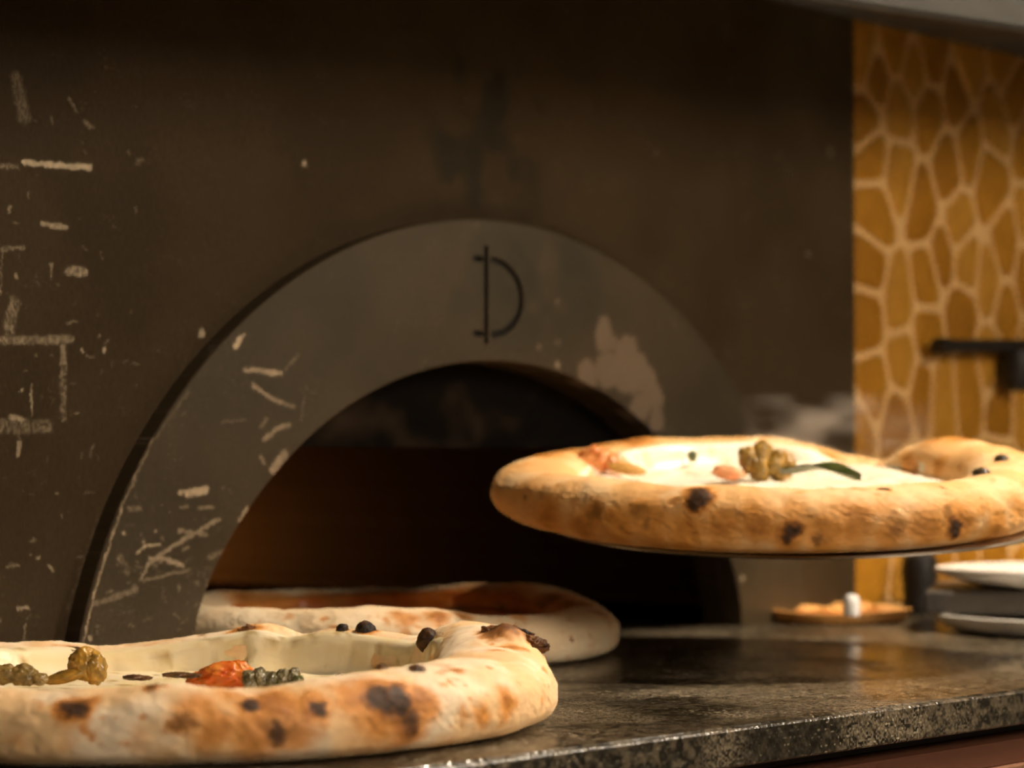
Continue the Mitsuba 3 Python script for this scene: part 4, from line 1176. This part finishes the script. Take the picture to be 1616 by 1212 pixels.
obj('stopper', lathe([(0.0, 0.0), (0.0050, 0.0), (0.0054, 0.001), (0.0054, 0.0090), (0.0048, 0.0118), (0.0032, 0.0136), (0.0, 0.0142)], sp, 48), 'stub_white', smooth=30)
tag('stopper', 'small white rounded stub standing upright on the orange brown dish', 'stopper')
# white plate below, dark slab, white plate on top
q0 = on_counter('stack')
low = [(0.0, 0.0), (0.080, 0.0), (0.090, 0.0015), (0.0970, 0.0055), (0.1005, 0.0098), (0.1015, 0.0112), (0.1000, 0.0118), (0.084, 0.0075), (0.060, 0.0035), (0.0, 0.0030)]
obj('plate', lathe(low, q0 - AHEAD * 0.020 + RIGHT * 0.018 + [0, 0, 0.0003], 120), 'porcelain', smooth=30)
tag('plate', 'white plate lying on the counter at the bottom of the stack at the right edge', 'plate', 'white plates in the stack')
sl = cbox(-0.082, 0.16, -0.055, 0.095, 0.0, 0.0145, 0.0015)
sl.apply_transform(trimesh.transformations.rotation_matrix(math.radians(-13), [0, 0, 1]))
sl.vertices = sl.vertices @ YAWM.T + q0 + [0, 0, 0.0122]
obj('serving_slab', sl, 'slab_grey', smooth=False)
tag('serving_slab', 'dark grey flat slab lying between the two white plates', 'slab')
up = [(0.0, 0.0), (0.050, 0.0), (0.060, 0.0014), (0.088, 0.0085), (0.0905, 0.0110), (0.0900, 0.0132), (0.0870, 0.0136), (0.060, 0.0065), (0.0, 0.0050)]
obj('plate', lathe(up, q0 + RIGHT * 0.012 + [0, 0, 0.0268], 120), 'porcelain', smooth=30)
tag('plate_001', 'white plate on top of the dark slab at the right edge', 'plate', 'white plates in the stack')
j0 = on_counter('jar')
obj('pot', lathe([(0.0, 0.0), (0.0135, 0.0), (0.014, 0.002), (0.012, 0.010), (0.0125, 0.022), (0.0135, 0.030), (0.0125, 0.040), (0.009, 0.043), (0.004, 0.0445), (0.0, 0.045)], j0, 48), 'black_metal', smooth=40)
tag('pot', 'black domed little pot standing behind the stacked plates by the gold wall', 'pot')
# black rail in front of the gold wall
rl = 'utensil_rail'
b0, b1 = np.array(PLACES['rail_a']), np.array(PLACES['rail_b'])
obj('bar', bar(b0, b0 + (b1 - b0) * 3.0, 0.0052), 'black_metal', rl, smooth=30)
obj('end_cap', bar(b0 - (b1 - b0) * 0.02, b0 + (b1 - b0) * 0.10, 0.0062), 'black_metal', rl, smooth=30)
k0 = np.array(PLACES['rail_k'])
obj('bracket', lathe([(0.0, -0.019), (0.008, -0.018), (0.0125, -0.012), (0.0140, 0.0), (0.0135, 0.012), (0.007, 0.017), (0.0, 0.018)], k0, 40), 'black_metal', rl, smooth=40)
obj('mount', bar(k0, [k0[0], 0.004, k0[2]], 0.006), 'black_metal', rl, smooth=30)
tag(rl, 'black round metal bar with a dark bracket in front of the gold stone wall', 'rail')

# ------------------------------------------------------------------ lamps and window outside the frame
coals = [lump_at([0.235 + 0.045 * (k % 3), 0.80 + 0.03 * (k // 3), 0.018 + 0.012 * (k % 2)], (0.028, 0.024, 0.020), 120 + k) for k in range(9)]
obj('ember_bed', trimesh.util.concatenate(coals), 'ember_coal', smooth=True, emitter={'type': 'area', 'radiance': rgb(*EMBER_POWER)})
tag('ember_bed', 'bed of glowing embers inside the oven hidden behind the left jamb', 'embers', kind='stuff')

def window_pane(at, aim, half, power):
    return {'type': 'rectangle', 'to_world': T().look_at(origin=at, target=aim, up=[0, 0, 1]).scale([half[0], half[1], 1]),
            'bsdf': {'type': 'ref', 'id': 'lamp_shade'}, 'emitter': {'type': 'area', 'radiance': rgb(*power)}}
scene['window_1'] = window_pane(WINDOW_AT, WINDOW_AIM, WINDOW_HALF, WINDOW_POWER)
tag('window_1', 'wide bright window of the dining room', kind='structure')
scene['window_2'] = window_pane(WINDOW_2_AT, WINDOW_2_AIM, WINDOW_2_HALF, WINDOW_2_POWER)  # added light panel out of view, gives the arch plate its sheen
tag('window_2', 'tall bright window of the dining room', kind='structure')
px, py, pz = PENDANT_AT
lp = 'pendant_lamp'
obj('shade', lathe([(0.02, 0.16), (0.03, 0.16), (0.13, 0.0), (0.128, 0.0), (0.028, 0.156), (0.02, 0.156)], (px, py, pz), 64), 'lamp_shade', lp, smooth=30)
obj('cord', bar([px, py, pz + 0.15], [px, py, pz + 1.2], 0.003), 'lamp_shade', lp)
scene[lp + '__bulb'] = {'type': 'disk', 'to_world': T().translate([px, py, pz + 0.03]).rotate([1, 0, 0], 180).scale([0.09, 0.09, 1]),
                        'bsdf': {'type': 'ref', 'id': 'lamp_shade'}, 'emitter': {'type': 'area', 'radiance': rgb(*PENDANT_POWER)}}
tag(lp, 'black pendant lamp hanging over the counter', 'lamp')

# ------------------------------------------------------------------ thin steam over the held pizza
gz, gy, gx = np.meshgrid(np.linspace(0, 1, 40), np.linspace(0, 1, 32), np.linspace(0, 1, 64), indexing='ij')
pts = np.stack([gx * 5.0, gy * 2.0, gz * 3.0], -1)
wisps = np.clip((meshkit.fbm(pts + [3.1, 0.7, 5.2], 4, 3) - 0.44) / 0.22, 0, 1)
fade = np.clip(np.minimum(gx, 1 - gx) / 0.25, 0, 1) * np.clip(np.minimum(gy, 1 - gy) / 0.3, 0, 1) * np.clip(gz / 0.15, 0, 1) * np.clip((1 - gz) / 0.6, 0, 1)
steam = (wisps * fade).astype(np.float32)[..., None]
STEAM_BOX = T(placed(STEAM_AT).tolist()).scale([0.062, 0.030, 0.022])
scene['steam'] = {'type': 'cube', 'to_world': STEAM_BOX, 'bsdf': {'type': 'null'},
                  'interior': {'type': 'heterogeneous', 'albedo': rgb(0.95, 0.90, 0.82), 'scale': 14.0,
                               'sigma_t': {'type': 'gridvolume', 'grid': mi.VolumeGrid(steam), 'to_world': STEAM_BOX @ T().translate([-1, -1, -1]).scale(2.0)}}}
tag('steam', 'faint wisps of steam rising over the far rim of the raised pizza', 'steam', kind='stuff')
